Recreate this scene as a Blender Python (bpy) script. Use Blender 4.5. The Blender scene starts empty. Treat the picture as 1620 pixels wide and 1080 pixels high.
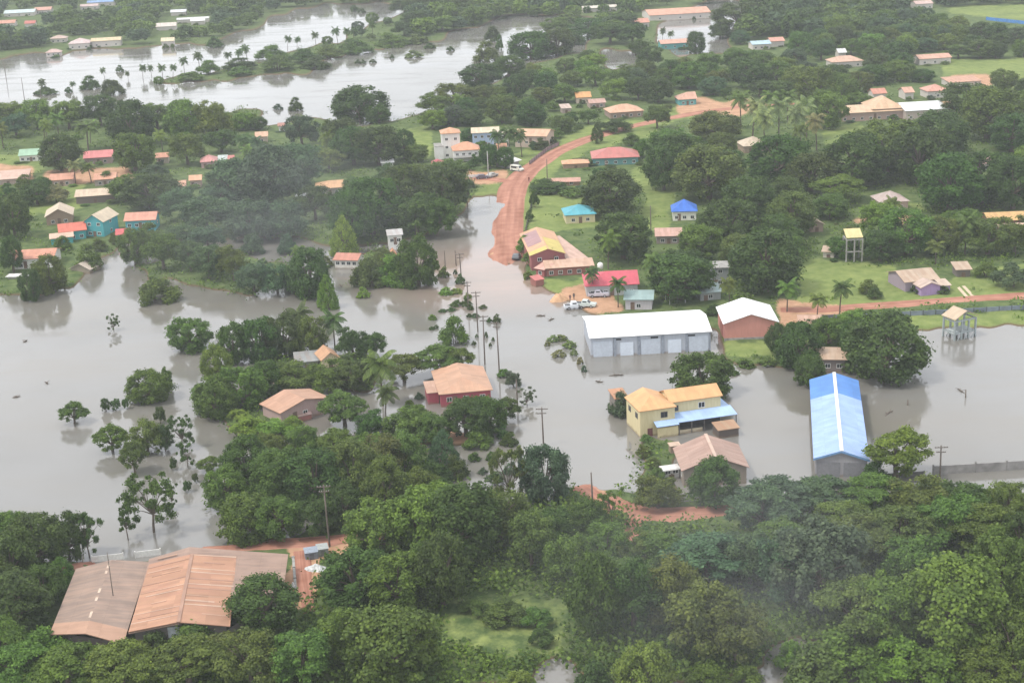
import bpy, math, random
import numpy as np
from mathutils import Vector, Matrix
R = math.radians
sc = bpy.context.scene
COL = sc.collection
random.seed(7)
RNG = np.random.default_rng(7)

# ------------------------------------------------------------------ camera
FPX, ROLL, YH, SLOPE = 2400.0, R(2.5), -260.0, 0.0089     # photo is 1620 px wide
TH = math.atan((540 - YH) / FPX)
CAMH = math.cos(TH) / SLOPE
cam = bpy.data.cameras.new('camera')
cam.sensor_width = 36.0
cam.lens = 36.0 * FPX / 1620.0
cam.clip_start, cam.clip_end = 1.0, 60000.0
co = bpy.data.objects.new('camera', cam)
COL.objects.link(co)
co.matrix_world = Matrix.Translation((0, 0, CAMH)) @ Matrix.Rotation(math.pi / 2 - TH, 4, 'X') @ Matrix.Rotation(-ROLL, 4, 'Z')
sc.camera = co

# ------------------------------------------------------------------ light
SUN_EL, SUN_AZ = R(58), R(-112)          # azimuth from +Y towards +X
w = bpy.data.worlds.new('World')
sc.world = w
w.use_nodes = True
nt = w.node_tree
for n in list(nt.nodes):
    nt.nodes.remove(n)
wo = nt.nodes.new('ShaderNodeOutputWorld')
bg = nt.nodes.new('ShaderNodeBackground')
bg.inputs['Strength'].default_value = 0.13
sky = nt.nodes.new('ShaderNodeTexSky')
sky.sky_type = 'NISHITA'
sky.sun_disc = False
sky.sun_elevation = SUN_EL
sky.sun_rotation = SUN_AZ
sky.dust_density = 3.0
# an overcast layer over the sky: bright grey cloud with soft variation
tc = nt.nodes.new('ShaderNodeTexCoord')
nz = nt.nodes.new('ShaderNodeTexNoise')
nz.inputs['Scale'].default_value = 3.4
nz.inputs['Detail'].default_value = 5.0
rmp = nt.nodes.new('ShaderNodeValToRGB')
rmp.color_ramp.elements[0].position = 0.3
rmp.color_ramp.elements[0].color = (11.0, 11.3, 11.9, 1)
rmp.color_ramp.elements[1].position = 0.72
rmp.color_ramp.elements[1].color = (14.4, 14.6, 15.0, 1)
mx = nt.nodes.new('ShaderNodeMix')
mx.data_type = 'RGBA'
mx.inputs[0].default_value = 0.8
nt.links.new(tc.outputs['Generated'], nz.inputs['Vector'])
nt.links.new(nz.outputs['Fac'], rmp.inputs['Fac'])
nt.links.new(sky.outputs['Color'], mx.inputs[6])
nt.links.new(rmp.outputs['Color'], mx.inputs[7])
nt.links.new(mx.outputs[2], bg.inputs['Color'])
nt.links.new(bg.outputs['Background'], wo.inputs['Surface'])
sl = bpy.data.lights.new('sun', 'SUN')
sl.energy = 2.4
sl.angle = R(7)
sl.color = (1.0, 0.95, 0.87)
so = bpy.data.objects.new('sun', sl)
COL.objects.link(so)
sdir = Vector((math.sin(SUN_AZ) * math.cos(SUN_EL), math.cos(SUN_AZ) * math.cos(SUN_EL), math.sin(SUN_EL)))
so.rotation_euler = sdir.to_track_quat('Z', 'Y').to_euler()
so.location = (0, 300, 400)
sc.view_settings.view_transform = 'Standard'
sc.view_settings.look = 'None'
sc.view_settings.exposure = 0.08
sc.view_settings.gamma = 1.0
sc.cycles.max_bounces = 6
sc.cycles.diffuse_bounces = 3
sc.cycles.glossy_bounces = 3
sc.cycles.transmission_bounces = 2
sc.cycles.volume_bounces = 0
sc.cycles.use_denoising = True

# ------------------------------------------------------------------ plan: from a place seen in the survey photo to metres on the ground
CR, SR = math.cos(ROLL), math.sin(ROLL)
CT, ST = math.cos(TH), math.sin(TH)


def G(px, py, z=0.0):
    X, Y = px - 810.0, py - 540.0
    X, Y = X * CR - Y * SR, X * SR + Y * CR
    dx, dy = X / FPX, -Y / FPX
    vy, vz = CT + dy * ST, -ST + dy * CT
    t = (z - CAMH) / vz
    return Vector((dx * t, vy * t, z))


def P(x, y, z=0.0):
    zc = y * CT - (z - CAMH) * ST
    yc = y * ST + (z - CAMH) * CT
    X, Y = FPX * x / zc, -FPX * yc / zc
    return 810 + X * CR + Y * SR, 540 - X * SR + Y * CR


def scale_at(px, py):                     # px per metre
    Y = (px - 810) * SR + (py - 540) * CR + 540
    return SLOPE * (Y - YH)


def cosphi(px, py):
    Y = (px - 810) * SR + (py - 540) * CR
    return math.cos(TH + math.atan(Y / FPX))


# ------------------------------------------------------------------ helpers
def tag(o, label=None, cat=None, group=None, kind=None):
    if label: o['label'] = label
    if cat: o['category'] = cat
    if group: o['group'] = group
    if kind: o['kind'] = kind
    return o


def empty(name, loc=(0, 0, 0), rz=0.0, scale=(1, 1, 1)):
    o = bpy.data.objects.new(name, None)
    o.empty_display_size = 0.5
    COL.objects.link(o)
    o.location = loc
    o.rotation_euler = (0, 0, rz)
    o.scale = scale
    return o


class MB:
    """collects faces, then links them as one mesh object"""
    def __init__(self):
        self.v, self.f, self.uv, self.mi = [], [], [], []

    def poly(self, pts, uv=None, mi=0):
        b = len(self.v)
        self.v += [tuple(p) for p in pts]
        self.f.append(tuple(range(b, b + len(pts))))
        self.uv.append(uv)
        self.mi.append(mi)

    def box(self, x0, x1, y0, y1, z0, z1, mi=0):
        p = [(x0, y0, z0), (x1, y0, z0), (x1, y1, z0), (x0, y1, z0), (x0, y0, z1), (x1, y0, z1), (x1, y1, z1), (x0, y1, z1)]
        for q in ((3, 2, 1, 0), (4, 5, 6, 7), (0, 1, 5, 4), (1, 2, 6, 5), (2, 3, 7, 6), (3, 0, 4, 7)):
            pts = [p[i] for i in q]
            a = Vector(pts[1]) - Vector(pts[0])
            c = Vector(pts[2]) - Vector(pts[1])
            self.poly(pts, [(0, 0), (a.length, 0), (a.length, c.length), (0, c.length)], mi)

    def tube(self, pts, radii, n=7, mi=0, cap=True):
        rings = []
        for i, p in enumerate(pts):
            p = Vector(p)
            d = (Vector(pts[min(i + 1, len(pts) - 1)]) - Vector(pts[max(i - 1, 0)])).normalized()
            a = d.cross(Vector((0, 1, 0.13))).normalized()
            b = d.cross(a)
            r = radii[i]
            rings.append([p + (a * math.cos(2 * math.pi * k / n) + b * math.sin(2 * math.pi * k / n)) * r for k in range(n)])
        base = len(self.v)
        for rg in rings:
            self.v += [tuple(q) for q in rg]
        for i in range(len(rings) - 1):
            for k in range(n):
                k2 = (k + 1) % n
                self.f.append((base + i * n + k, base + i * n + k2, base + (i + 1) * n + k2, base + (i + 1) * n + k))
                self.uv.append(None)
                self.mi.append(mi)
        if cap:
            self.f.append(tuple(base + (len(rings) - 1) * n + k for k in range(n)))
            self.uv.append(None)
            self.mi.append(mi)

    def slab(self, pts, t=0.12, mi=0):
        """a sheet of roofing with real thickness; uv in metres, v down the slope"""
        P3 = [Vector(p) for p in pts]
        nrm = (P3[1] - P3[0]).cross(P3[2] - P3[0]).normalized()
        if nrm.z < 0:
            P3.reverse()
            nrm = -nrm
        down = Vector((0, 0, -1)) - nrm * (-nrm.z)
        down = down.normalized() if down.length > 1e-4 else Vector((0, 1, 0))
        u = nrm.cross(down)
        uv = [(p.dot(u), p.dot(down)) for p in P3]
        low = [p - Vector((0, 0, t)) for p in P3]
        self.poly(P3, uv, mi)
        self.poly(list(reversed(low)), list(reversed(uv)), mi)
        for i in range(len(P3)):
            j = (i + 1) % len(P3)
            self.poly([P3[i], low[i], low[j], P3[j]], [(0, 0), (0, t), (1, t), (1, 0)], mi)

    def mesh(self, name, mats, smooth=False):
        me = bpy.data.meshes.new(name)
        me.from_pydata(self.v, [], self.f)
        for m in (mats if isinstance(mats, (list, tuple)) else [mats]):
            me.materials.append(m)
        if any(self.mi):
            me.polygons.foreach_set('material_index', self.mi)
        if any(u is not None for u in self.uv):
            ul = me.uv_layers.new(name='UVMap')
            flat = []
            for f, u in zip(self.f, self.uv):
                if u is None:
                    flat += [0.0, 0.0] * len(f)
                else:
                    for a in u: flat += [a[0], a[1]]
            ul.data.foreach_set('uv', flat)
        if smooth:
            me.polygons.foreach_set('use_smooth', [True] * len(self.f))
        me.update()
        return me

    def build(self, name, mats, parent=None, smooth=False):
        o = bpy.data.objects.new(name, self.mesh(name, mats, smooth))
        COL.objects.link(o)
        if parent: o.parent = parent
        return o


def arrays_mesh(name, verts, quads, mat, attrs=None, smooth=False):
    me = bpy.data.meshes.new(name)
    nv, nq = len(verts), len(quads)
    me.vertices.add(nv)
    me.vertices.foreach_set('co', np.asarray(verts, dtype=np.float32).ravel())
    me.loops.add(nq * 4)
    me.loops.foreach_set('vertex_index', np.asarray(quads, dtype=np.int32).ravel())
    me.polygons.add(nq)
    me.polygons.foreach_set('loop_start', np.arange(0, nq * 4, 4, dtype=np.int32))
    me.polygons.foreach_set('loop_total', np.full(nq, 4, dtype=np.int32))
    if smooth:
        me.polygons.foreach_set('use_smooth', np.ones(nq, dtype=bool))
    for k, a in (attrs or {}).items():
        at = me.attributes.new(k, 'FLOAT', 'POINT')
        at.data.foreach_set('value', np.asarray(a, dtype=np.float32))
    if mat: me.materials.append(mat)
    me.update()
    me.validate()
    return me


# ------------------------------------------------------------------ materials
def nodes(name):
    m = bpy.data.materials.new(name)
    m.use_nodes = True
    t = m.node_tree
    return m, t, t.nodes['Principled BSDF'], (lambda k: t.nodes.new(k)), t.links.new


def ramp(N, stops):
    r = N('ShaderNodeValToRGB')
    e = r.color_ramp.elements
    while len(e) < len(stops): e.new(0.5)
    for i, (p, c) in enumerate(stops):
        e[i].position = p
        e[i].color = (c[0], c[1], c[2], 1) if isinstance(c, (tuple, list)) else (c, c, c, 1)
    return r


def mixc(N, L, fac, a, b, mode='MIX'):
    m = N('ShaderNodeMix')
    m.data_type = 'RGBA'
    m.blend_type = mode
    for i, v in ((0, fac), (6, a), (7, b)):
        if isinstance(v, bpy.types.NodeSocket): L(v, m.inputs[i])
        elif isinstance(v, (int, float)): m.inputs[i].default_value = v
        else: m.inputs[i].default_value = (v[0], v[1], v[2], 1)
    return m.outputs[2]


_cache = {}


def plain(name, c, rough=0.8, var=0.25, scale=1.5, bump=0.0, metal=0.0):
    key = ('p', name, c, rough)
    if key in _cache: return _cache[key]
    m, t, b, N, L = nodes(name)
    tcn = N('ShaderNodeTexCoord')
    n = N('ShaderNodeTexNoise')
    n.inputs['Scale'].default_value = scale
    n.inputs['Detail'].default_value = 5
    L(tcn.outputs['Object'], n.inputs['Vector'])
    r = ramp(N, [(0.3, tuple(x * (1 - var) for x in c)), (0.7, tuple(min(1, x * (1 + var * 0.7)) for x in c))])
    L(n.outputs['Fac'], r.inputs['Fac'])
    L(r.outputs['Color'], b.inputs['Base Color'])
    b.inputs['Roughness'].default_value = rough
    b.inputs['Metallic'].default_value = metal
    if bump:
        bp = N('ShaderNodeBump')
        bp.inputs['Strength'].default_value = bump
        L(n.outputs['Fac'], bp.inputs['Height'])
        L(bp.outputs['Normal'], b.inputs['Normal'])
    _cache[key] = m
    return m


def wall_mat(c):
    """rendered or boarded wall with rain streaks and a tide mark of mud near the flood line"""
    key = ('w', c)
    if key in _cache: return _cache[key]
    m, t, b, N, L = nodes('painted_wall')
    tcn = N('ShaderNodeTexCoord')
    mp = N('ShaderNodeMapping')
    mp.inputs['Scale'].default_value = (2.2, 2.2, 0.35)
    n = N('ShaderNodeTexNoise')
    n.inputs['Scale'].default_value = 1.3
    n.inputs['Detail'].default_value = 6
    L(tcn.outputs['Object'], mp.inputs['Vector'])
    L(mp.outputs['Vector'], n.inputs['Vector'])
    r = ramp(N, [(0.32, 0.0), (0.75, 0.4)])
    L(n.outputs['Fac'], r.inputs['Fac'])
    dirty = mixc(N, L, r.outputs['Color'], c, (c[0] * 0.6 + 0.06, c[1] * 0.55 + 0.04, c[2] * 0.5 + 0.03))
    sx = N('ShaderNodeSeparateXYZ')
    L(tcn.outputs['Object'], sx.inputs[0])
    n2 = N('ShaderNodeTexNoise')
    n2.inputs['Scale'].default_value = 0.8
    L(tcn.outputs['Object'], n2.inputs['Vector'])
    ad = N('ShaderNodeMath')
    ad.operation = 'ADD'
    L(sx.outputs['Z'], ad.inputs[0])
    L(n2.outputs['Fac'], ad.inputs[1])
    r2 = ramp(N, [(0.7, 0.55), (1.0, 0.0)])
    L(ad.outputs[0], r2.inputs['Fac'])
    out = mixc(N, L, r2.outputs['Color'], dirty, (0.2, 0.14, 0.09))
    L(out, b.inputs['Base Color'])
    b.inputs['Roughness'].default_value = 0.85
    _cache[key] = m
    return m


def roof_mat(c, rust=0.3, rustc=(0.33, 0.17, 0.1), rough=0.55, sheet=0.16):
    """corrugated sheeting: ribs run down the slope, sheets differ a little, dust and rust in runs"""
    key = ('r', c, rust, rustc)
    if key in _cache: return _cache[key]
    m, t, b, N, L = nodes('roof_sheeting')
    uv = N('ShaderNodeUVMap')
    wv = N('ShaderNodeTexWave')
    wv.wave_type, wv.bands_direction, wv.wave_profile = 'BANDS', 'X', 'SIN'
    wv.inputs['Scale'].default_value = 1.1
    L(uv.outputs['UV'], wv.inputs['Vector'])
    bk = N('ShaderNodeTexBrick')
    bk.inputs['Scale'].default_value = 1.0
    bk.inputs['Brick Width'].default_value = 0.9
    bk.inputs['Row Height'].default_value = 3.2
    bk.inputs['Mortar Size'].default_value = 0.02
    bk.inputs['Color1'].default_value = (1 - sheet, 1 - sheet, 1 - sheet, 1)
    bk.inputs['Color2'].default_value = (1, 1, 1, 1)
    bk.inputs['Mortar'].default_value = (0.78, 0.76, 0.74, 1)
    bk.offset = 0.37
    L(uv.outputs['UV'], bk.inputs['Vector'])
    mp = N('ShaderNodeMapping')
    mp.inputs['Scale'].default_value = (0.9, 0.16, 1)
    L(uv.outputs['UV'], mp.inputs['Vector'])
    n = N('ShaderNodeTexNoise')
    n.inputs['Scale'].default_value = 1.1
    n.inputs['Detail'].default_value = 7
    n.inputs['Roughness'].default_value = 0.62
    L(mp.outputs['Vector'], n.inputs['Vector'])
    r = ramp(N, [(0.42, 0.0), (0.72, min(1.0, rust * 1.6))])
    L(n.outputs['Fac'], r.inputs['Fac'])
    n2 = N('ShaderNodeTexNoise')
    n2.inputs['Scale'].default_value = 0.35
    n2.inputs['Detail'].default_value = 4
    L(uv.outputs['UV'], n2.inputs['Vector'])
    r2 = ramp(N, [(0.35, 0.86), (0.7, 1.06)])
    L(n2.outputs['Fac'], r2.inputs['Fac'])
    a = mixc(N, L, 1.0, c, bk.outputs['Color'], 'MULTIPLY')
    a = mixc(N, L, 1.0, a, r2.outputs['Color'], 'MULTIPLY')
    a = mixc(N, L, r.outputs['Color'], a, rustc)
    L(a, b.inputs['Base Color'])
    bp = N('ShaderNodeBump')
    bp.inputs['Strength'].default_value = 0.35
    bp.inputs['Distance'].default_value = 0.03
    L(wv.outputs['Fac'], bp.inputs['Height'])
    L(bp.outputs['Normal'], b.inputs['Normal'])
    b.inputs['Roughness'].default_value = rough
    b.inputs['Specular IOR Level'].default_value = 0.3
    _cache[key] = m
    return m


def leaf_mat():
    m, t, b, N, L = nodes('foliage')
    oi = N('ShaderNodeObjectInfo')
    ge = N('ShaderNodeNewGeometry')
    tcn = N('ShaderNodeTexCoord')
    n = N('ShaderNodeTexNoise')
    n.inputs['Scale'].default_value = 5.0
    n.inputs['Detail'].default_value = 3
    L(tcn.outputs['Object'], n.inputs['Vector'])
    r = ramp(N, [(0.3, (0.62, 0.66, 0.68)), (0.7, (1.38, 1.3, 1.15))])
    L(n.outputs['Fac'], r.inputs['Fac'])
    a = mixc(N, L, 1.0, oi.outputs['Color'], r.outputs['Color'], 'MULTIPLY')
    r2 = ramp(N, [(0.0, (0.7, 0.72, 0.75)), (1.0, (1.35, 1.3, 1.2))])
    L(ge.outputs['Random Per Island'], r2.inputs['Fac'])
    a = mixc(N, L, 1.0, a, r2.outputs['Color'], 'MULTIPLY')
    L(a, b.inputs['Base Color'])
    b.inputs['Roughness'].default_value = 0.6
    b.inputs['Specular IOR Level'].default_value = 0.25
    tr = N('ShaderNodeBsdfTranslucent')
    L(a, tr.inputs['Color'])
    ms = N('ShaderNodeMixShader')
    ms.inputs[0].default_value = 0.36
    L(b.outputs[0], ms.inputs[1])
    L(tr.outputs[0], ms.inputs[2])
    L(ms.outputs[0], t.nodes['Material Output'].inputs['Surface'])
    return m


LEAF = leaf_mat()
BARK = plain('bark', (0.13, 0.1, 0.075), 0.9, 0.4, 6, 0.3)
WOOD = plain('weathered_timber', (0.2, 0.16, 0.125), 0.85, 0.3, 4)
DARKGLASS = plain('dark_glass', (0.025, 0.03, 0.035), 0.15, 0.3, 2)
FRAMEW = plain('white_joinery', (0.72, 0.71, 0.68), 0.6, 0.12, 3)
CONCRETE = plain('concrete', (0.3, 0.29, 0.27), 0.9, 0.3, 1.2)
DOORC = plain('pale_shutter', (0.62, 0.68, 0.76), 0.5, 0.08, 2)

# ------------------------------------------------------------------ the lie of the land (outlines of flood, islands, grass and bare earth)
WATER = [
    [(-600, 112), (0, 93), (110, 84), (180, 80), (260, 76), (350, 66), (400, 48), (440, 24), (520, 10), (620, 4), (800, 24), (835, 26), (900, 28), (950, 33), (944, 60), (930, 80), (870, 92), (820, 108), (790, 128), (745, 134), (705, 166), (650, 180), (600, 192), (540, 194), (480, 184), (430, 192), (400, 172), (300, 178), (180, 176), (100, 174), (0, 172), (-600, 190)],
    [(1045, 35), (1110, 8), (1190, 0), (1165, 40), (1150, 78), (1100, 82), (1060, 88), (1045, 60)],
    [(952, 82), (1005, 78), (1012, 100), (965, 108)],
    [(-600, 500), (0, 470), (100, 462), (140, 430), (170, 400), (190, 385), (350, 376), (480, 376), (540, 395), (620, 385), (680, 378), (705, 350), (745, 318), (784, 314), (774, 360), (766, 412), (802, 424), (826, 402), (838, 440), (865, 470), (900, 478), (935, 500), (1000, 520), (1140, 520), (1146, 572), (1240, 582), (1300, 560), (1360, 560), (1440, 522), (1500, 521), (1620, 518), (2200, 500), (2200, 775), (1620, 790), (1560, 778), (1490, 775), (1400, 778), (1230, 780), (1150, 788), (1060, 788), (1000, 775), (955, 770), (900, 768), (880, 792), (760, 806), (740, 800), (700, 790), (640, 800), (540, 812), (480, 840), (400, 852), (330, 862), (270, 876), (160, 894), (60, 878), (0, 852), (-600, 860)],
    [(690, 1130), (730, 1084), (800, 1078), (858, 1070), (880, 1036), (910, 1042), (930, 1076), (1000, 1078), (1120, 1074), (1200, 1056), (1225, 1010), (1290, 1012), (1310, 1050), (1500, 1056), (1560, 1046), (1700, 1040), (1900, 1240), (600, 1260)],
]
ISLAND = [
    [(225, 132), (300, 114), (370, 101), (440, 86), (520, 66), (570, 46), (600, 32), (640, 14), (680, -12), (1010, -12), (1010, 22), (900, 28), (830, 16), (790, 30), (740, 46), (700, 63), (650, 73), (600, 79), (560, 89), (520, 99), (500, 112), (440, 119), (360, 126), (300, 134)],
    [(365, 655), (430, 645), (480, 660), (470, 688), (400, 694), (366, 680)],
    [(640, 690), (700, 676), (790, 680), (785, 692), (720, 704), (650, 706)],
    [(655, 770), (700, 758), (742, 766), (740, 800), (690, 802), (650, 796)],
    [(1002, 700), (1020, 688), (1060, 692), (1078, 745), (1070, 775), (1040, 772), (1015, 740)],
    [(560, 400), (640, 395), (650, 440), (600, 452), (552, 450)],
    [(205, 412), (330, 395), (470, 415), (480, 450), (400, 462), (300, 452), (230, 440)],
    [(1145, 540), (1240, 542), (1240, 568), (1150, 562)],
    [(425, 560), (600, 560), (600, 615), (470, 612), (400, 600)],
    [(370, 740), (470, 700), (640, 690), (700, 740), (640, 790), (400, 830), (345, 800)],
]
GRASS = [
    [(826, 300), (850, 284), (920, 292), (950, 330), (935, 358), (850, 372), (822, 368)],
    [(1008, 262), (1042, 258), (1064, 320), (1060, 352), (1036, 372), (1014, 350)],
    [(1262, 412), (1425, 424), (1440, 470), (1520, 430), (1640, 420), (1640, 470), (1270, 488)],
    [(1385, 318), (1452, 322), (1448, 348), (1380, 348)],
    [(1296, 205), (1370, 198), (1372, 232), (1296, 240)],
    [(1490, 98), (1625, 88), (1625, 122), (1500, 128)],
    [(1468, 14), (1700, 2), (1700, 50), (1560, 32)],
    [(-60, 246), (72, 244), (72, 270), (-60, 276)],
    [(50, 288), (135, 290), (132, 332), (50, 350)],
    [(648, 1015), (700, 955), (800, 945), (905, 958), (905, 1032), (820, 1052), (715, 1066)],
    [(655, 770), (700, 758), (742, 766), (740, 800), (690, 802), (650, 796)],
    [(1145, 540), (1240, 542), (1240, 568), (1150, 562)],
    [(755, 296), (792, 292), (786, 316), (752, 322)],
    [(780, 262), (850, 232), (930, 200), (1040, 182), (1110, 168), (1116, 184), (1040, 206), (940, 236), (850, 282)],
    [(640, 200), (682, 196), (692, 250), (640, 252)],
    [(1435, 502), (1640, 494), (1640, 519), (1440, 524)],
    [(826, 425), (850, 440), (940, 440), (945, 462), (880, 466), (836, 448)],
    [(1580, 130), (1640, 130), (1640, 190), (1590, 180)],
    [(366, 655), (430, 645), (480, 660), (470, 688), (400, 694), (366, 680)],
]
SOIL = [
    [(1076, 162), (1205, 158), (1210, 176), (1080, 186)],
    [(1228, 468), (1305, 484), (1345, 486), (1345, 500), (1300, 520), (1228, 512)],
    [(762, 372), (838, 372), (842, 410), (802, 428), (764, 414)],
    [(452, 868), (560, 853), (566, 872), (510, 892), (496, 965), (468, 965)],
    [(884, 750), (955, 750), (985, 795), (950, 800)],
    [(980, 836), (1015, 836), (1018, 885), (985, 885)],
    [(640, 688), (700, 676), (790, 680), (785, 692), (720, 704), (650, 706)],
    [(-40, 262), (52, 262), (52, 292), (-40, 294)],
    [(72, 268), (205, 268), (205, 290), (72, 292)],
    [(1350, 343), (1450, 343), (1450, 356), (1350, 356)],
    [(1500, 118), (1560, 118), (1560, 134), (1500, 134)],
    [(880, 455), (950, 450), (985, 495), (900, 492)],
    [(735, 270), (800, 266), (800, 294), (740, 294)],
]


def inside(poly, X, Y):
    res = np.zeros(X.shape, dtype=bool)
    n = len(poly)
    for i in range(n):
        x0, y0 = poly[i]
        x1, y1 = poly[(i + 1) % n]
        if y0 == y1: continue
        c = ((y0 > Y) != (y1 > Y)) & (X < (x1 - x0) * (Y - y0) / (y1 - y0) + x0)
        res ^= c
    return res


def blur(a, k):
    for ax in (0, 1):
        for _ in range(2):
            s = np.zeros_like(a)
            for d in range(-k, k + 1):
                s += np.roll(a, d, axis=ax)
            a = s / (2 * k + 1)
    return a


DX, DY = 5.0, 3.5
gx = np.arange(-420, 2041, DX)
gy = np.arange(-60, 1320, DY)
GXX, GYY = np.meshgrid(gx, gy)


def smooth_noise(shape, cells, seed):
    r = np.random.default_rng(seed)
    h, w_ = shape
    c = r.normal(size=(h // cells + 3, w_ // cells + 3))
    yi, xi = np.arange(h) / cells, np.arange(w_) / cells
    y0, x0 = yi.astype(int), xi.astype(int)
    fy, fx = (yi - y0)[:, None], (xi - x0)[None, :]
    fy, fx = fy * fy * (3 - 2 * fy), fx * fx * (3 - 2 * fx)
    return (c[y0][:, x0] * (1 - fy) * (1 - fx) + c[y0 + 1][:, x0] * fy * (1 - fx) + c[y0][:, x0 + 1] * (1 - fy) * fx + c[y0 + 1][:, x0 + 1] * fy * fx)


jx = smooth_noise(GXX.shape, 6, 1) * 9 + smooth_noise(GXX.shape, 2, 2) * 4
jy = smooth_noise(GXX.shape, 6, 3) * 3.5 + smooth_noise(GXX.shape, 2, 4) * 1.6


def mask(polys):
    m = np.zeros(GXX.shape, dtype=bool)
    for p in polys:
        m |= inside(p, GXX + jx, GYY + jy)
    return m


wet = mask(WATER) & ~mask(ISLAND)
land = blur((~wet).astype(float), 1)
grassm = blur(mask([g_ for i_, g_ in enumerate(GRASS) if i_ not in (9, 10, 18)]).astype(float), 1)
grassm = np.maximum(grassm, 0.4 * blur(mask([GRASS[9]]).astype(float), 1))
soilm = blur(mask(SOIL).astype(float), 1)
HT = -1.0 + 1.55 * land + 0.05 * smooth_noise(GXX.shape, 3, 5) * land


def gz(x, y):
    px, py = P(x, y, 0.3)
    i = min(max((py - gy[0]) / DY, 0), len(gy) - 1.001)
    j = min(max((px - gx[0]) / DX, 0), len(gx) - 1.001)
    i0, j0 = int(i), int(j)
    a, b = i - i0, j - j0
    return float(HT[i0, j0] * (1 - a) * (1 - b) + HT[i0 + 1, j0] * a * (1 - b) + HT[i0, j0 + 1] * (1 - a) * b + HT[i0 + 1, j0 + 1] * a * b)


def wet_at(px, py):
    j = int(min(max((px - gx[0]) / DX, 0), len(gx) - 1))
    i = int(min(max((py - gy[0]) / DY, 0), len(gy) - 1))
    return land[i, j] < 0.6


def ground_material():
    m, t, b, N, L = nodes('ground')
    tcn = N('ShaderNodeTexCoord')
    def noise(s, d=5, ro=0.55):
        n = N('ShaderNodeTexNoise')
        n.inputs['Scale'].default_value = s
        n.inputs['Detail'].default_value = d
        n.inputs['Roughness'].default_value = ro
        L(tcn.outputs['Object'], n.inputs['Vector'])
        return n.outputs['Fac']
    def at(k):
        a = N('ShaderNodeAttribute')
        a.attribute_name = k
        return a.outputs['Fac']
    n1, n2, n3 = noise(0.05, 6), noise(0.35, 6, 0.65), noise(1.6, 4, 0.7)
    def two(f, c0, c1, p0=0.32, p1=0.68):
        r = ramp(N, [(p0, c0), (p1, c1)])
        L(f, r.inputs['Fac'])
        return r.outputs['Color']
    scrub = two(n2, (0.05, 0.085, 0.028), (0.13, 0.165, 0.06))
    lawn = mixc(N, L, 0.5, two(n1, (0.11, 0.165, 0.045), (0.22, 0.28, 0.075)), two(n2, (0.07, 0.105, 0.035), (0.25, 0.27, 0.1)))
    bare = two(n2, (0.34, 0.2, 0.12), (0.5, 0.3, 0.19))
    def edge(a, f):                       # ragged edge between covers
        ad = N('ShaderNodeMath')
        ad.operation = 'MULTIPLY_ADD'
        L(f, ad.inputs[0])
        ad.inputs[1].default_value = 0.9
        L(a, ad.inputs[2])
        r = ramp(N, [(0.78, 0.0), (1.02, 1.0)])
        L(ad.outputs[0], r.inputs['Fac'])
        return r.outputs['Color']
    c = mixc(N, L, edge(at('lawn'), n2), scrub, lawn)
    c = mixc(N, L, edge(at('bare'), n3), c, bare)
    ge = N('ShaderNodeNewGeometry')
    sx = N('ShaderNodeSeparateXYZ')
    L(ge.outputs['Position'], sx.inputs[0])
    r = ramp(N, [(0.08, 1.0), (0.3, 0.0)])
    L(sx.outputs['Z'], r.inputs['Fac'])
    c = mixc(N, L, r.outputs['Color'], c, (0.12, 0.085, 0.05))
    L(c, b.inputs['Base Color'])
    b.inputs['Roughness'].default_value = 0.95
    b.inputs['Specular IOR Level'].default_value = 0.1
    bp = N('ShaderNodeBump')
    bp.inputs['Strength'].default_value = 0.6
    bp.inputs['Distance'].default_value = 0.25
    L(n3, bp.inputs['Height'])
    L(bp.outputs['Normal'], b.inputs['Normal'])
    return m


def sheet_from_grid():
    ys = np.concatenate([[-225, -190, -150, -110, -80], gy, [1500, 1900, 2600]])
    hh = np.vstack([np.repeat(HT[:1], 5, 0) * 0 + 0.5, HT, np.repeat(HT[-1:], 3, 0) * 0 + 0.5])
    lw = np.vstack([np.zeros((5, len(gx))), grassm, np.zeros((3, len(gx)))])
    br = np.vstack([np.zeros((5, len(gx))), soilm, np.zeros((3, len(gx)))])
    XX, YY = np.meshgrid(gx, ys)
    X, Y = XX - 810, YY - 540
    X, Y = X * CR - Y * SR, X * SR + Y * CR
    Y = np.maximum(Y, YH - 540 + 42)
    dx, dy = X / FPX, -Y / FPX
    vy, vz = CT + dy * ST, -ST + dy * CT
    tt = (0.3 - CAMH) / vz
    V = np.stack([dx * tt, vy * tt, hh], -1).reshape(-1, 3)
    nr, nc = XX.shape
    idx = np.arange(nr * nc).reshape(nr, nc)
    q = np.stack([idx[1:, :-1], idx[1:, 1:], idx[:-1, 1:], idx[:-1, :-1]], -1).reshape(-1, 4)
    return arrays_mesh('ground', V, q, ground_material(), {'lawn': lw.ravel(), 'bare': br.ravel()}, True)


go = bpy.data.objects.new('ground', sheet_from_grid())
COL.objects.link(go)
tag(go, kind='structure')


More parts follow.
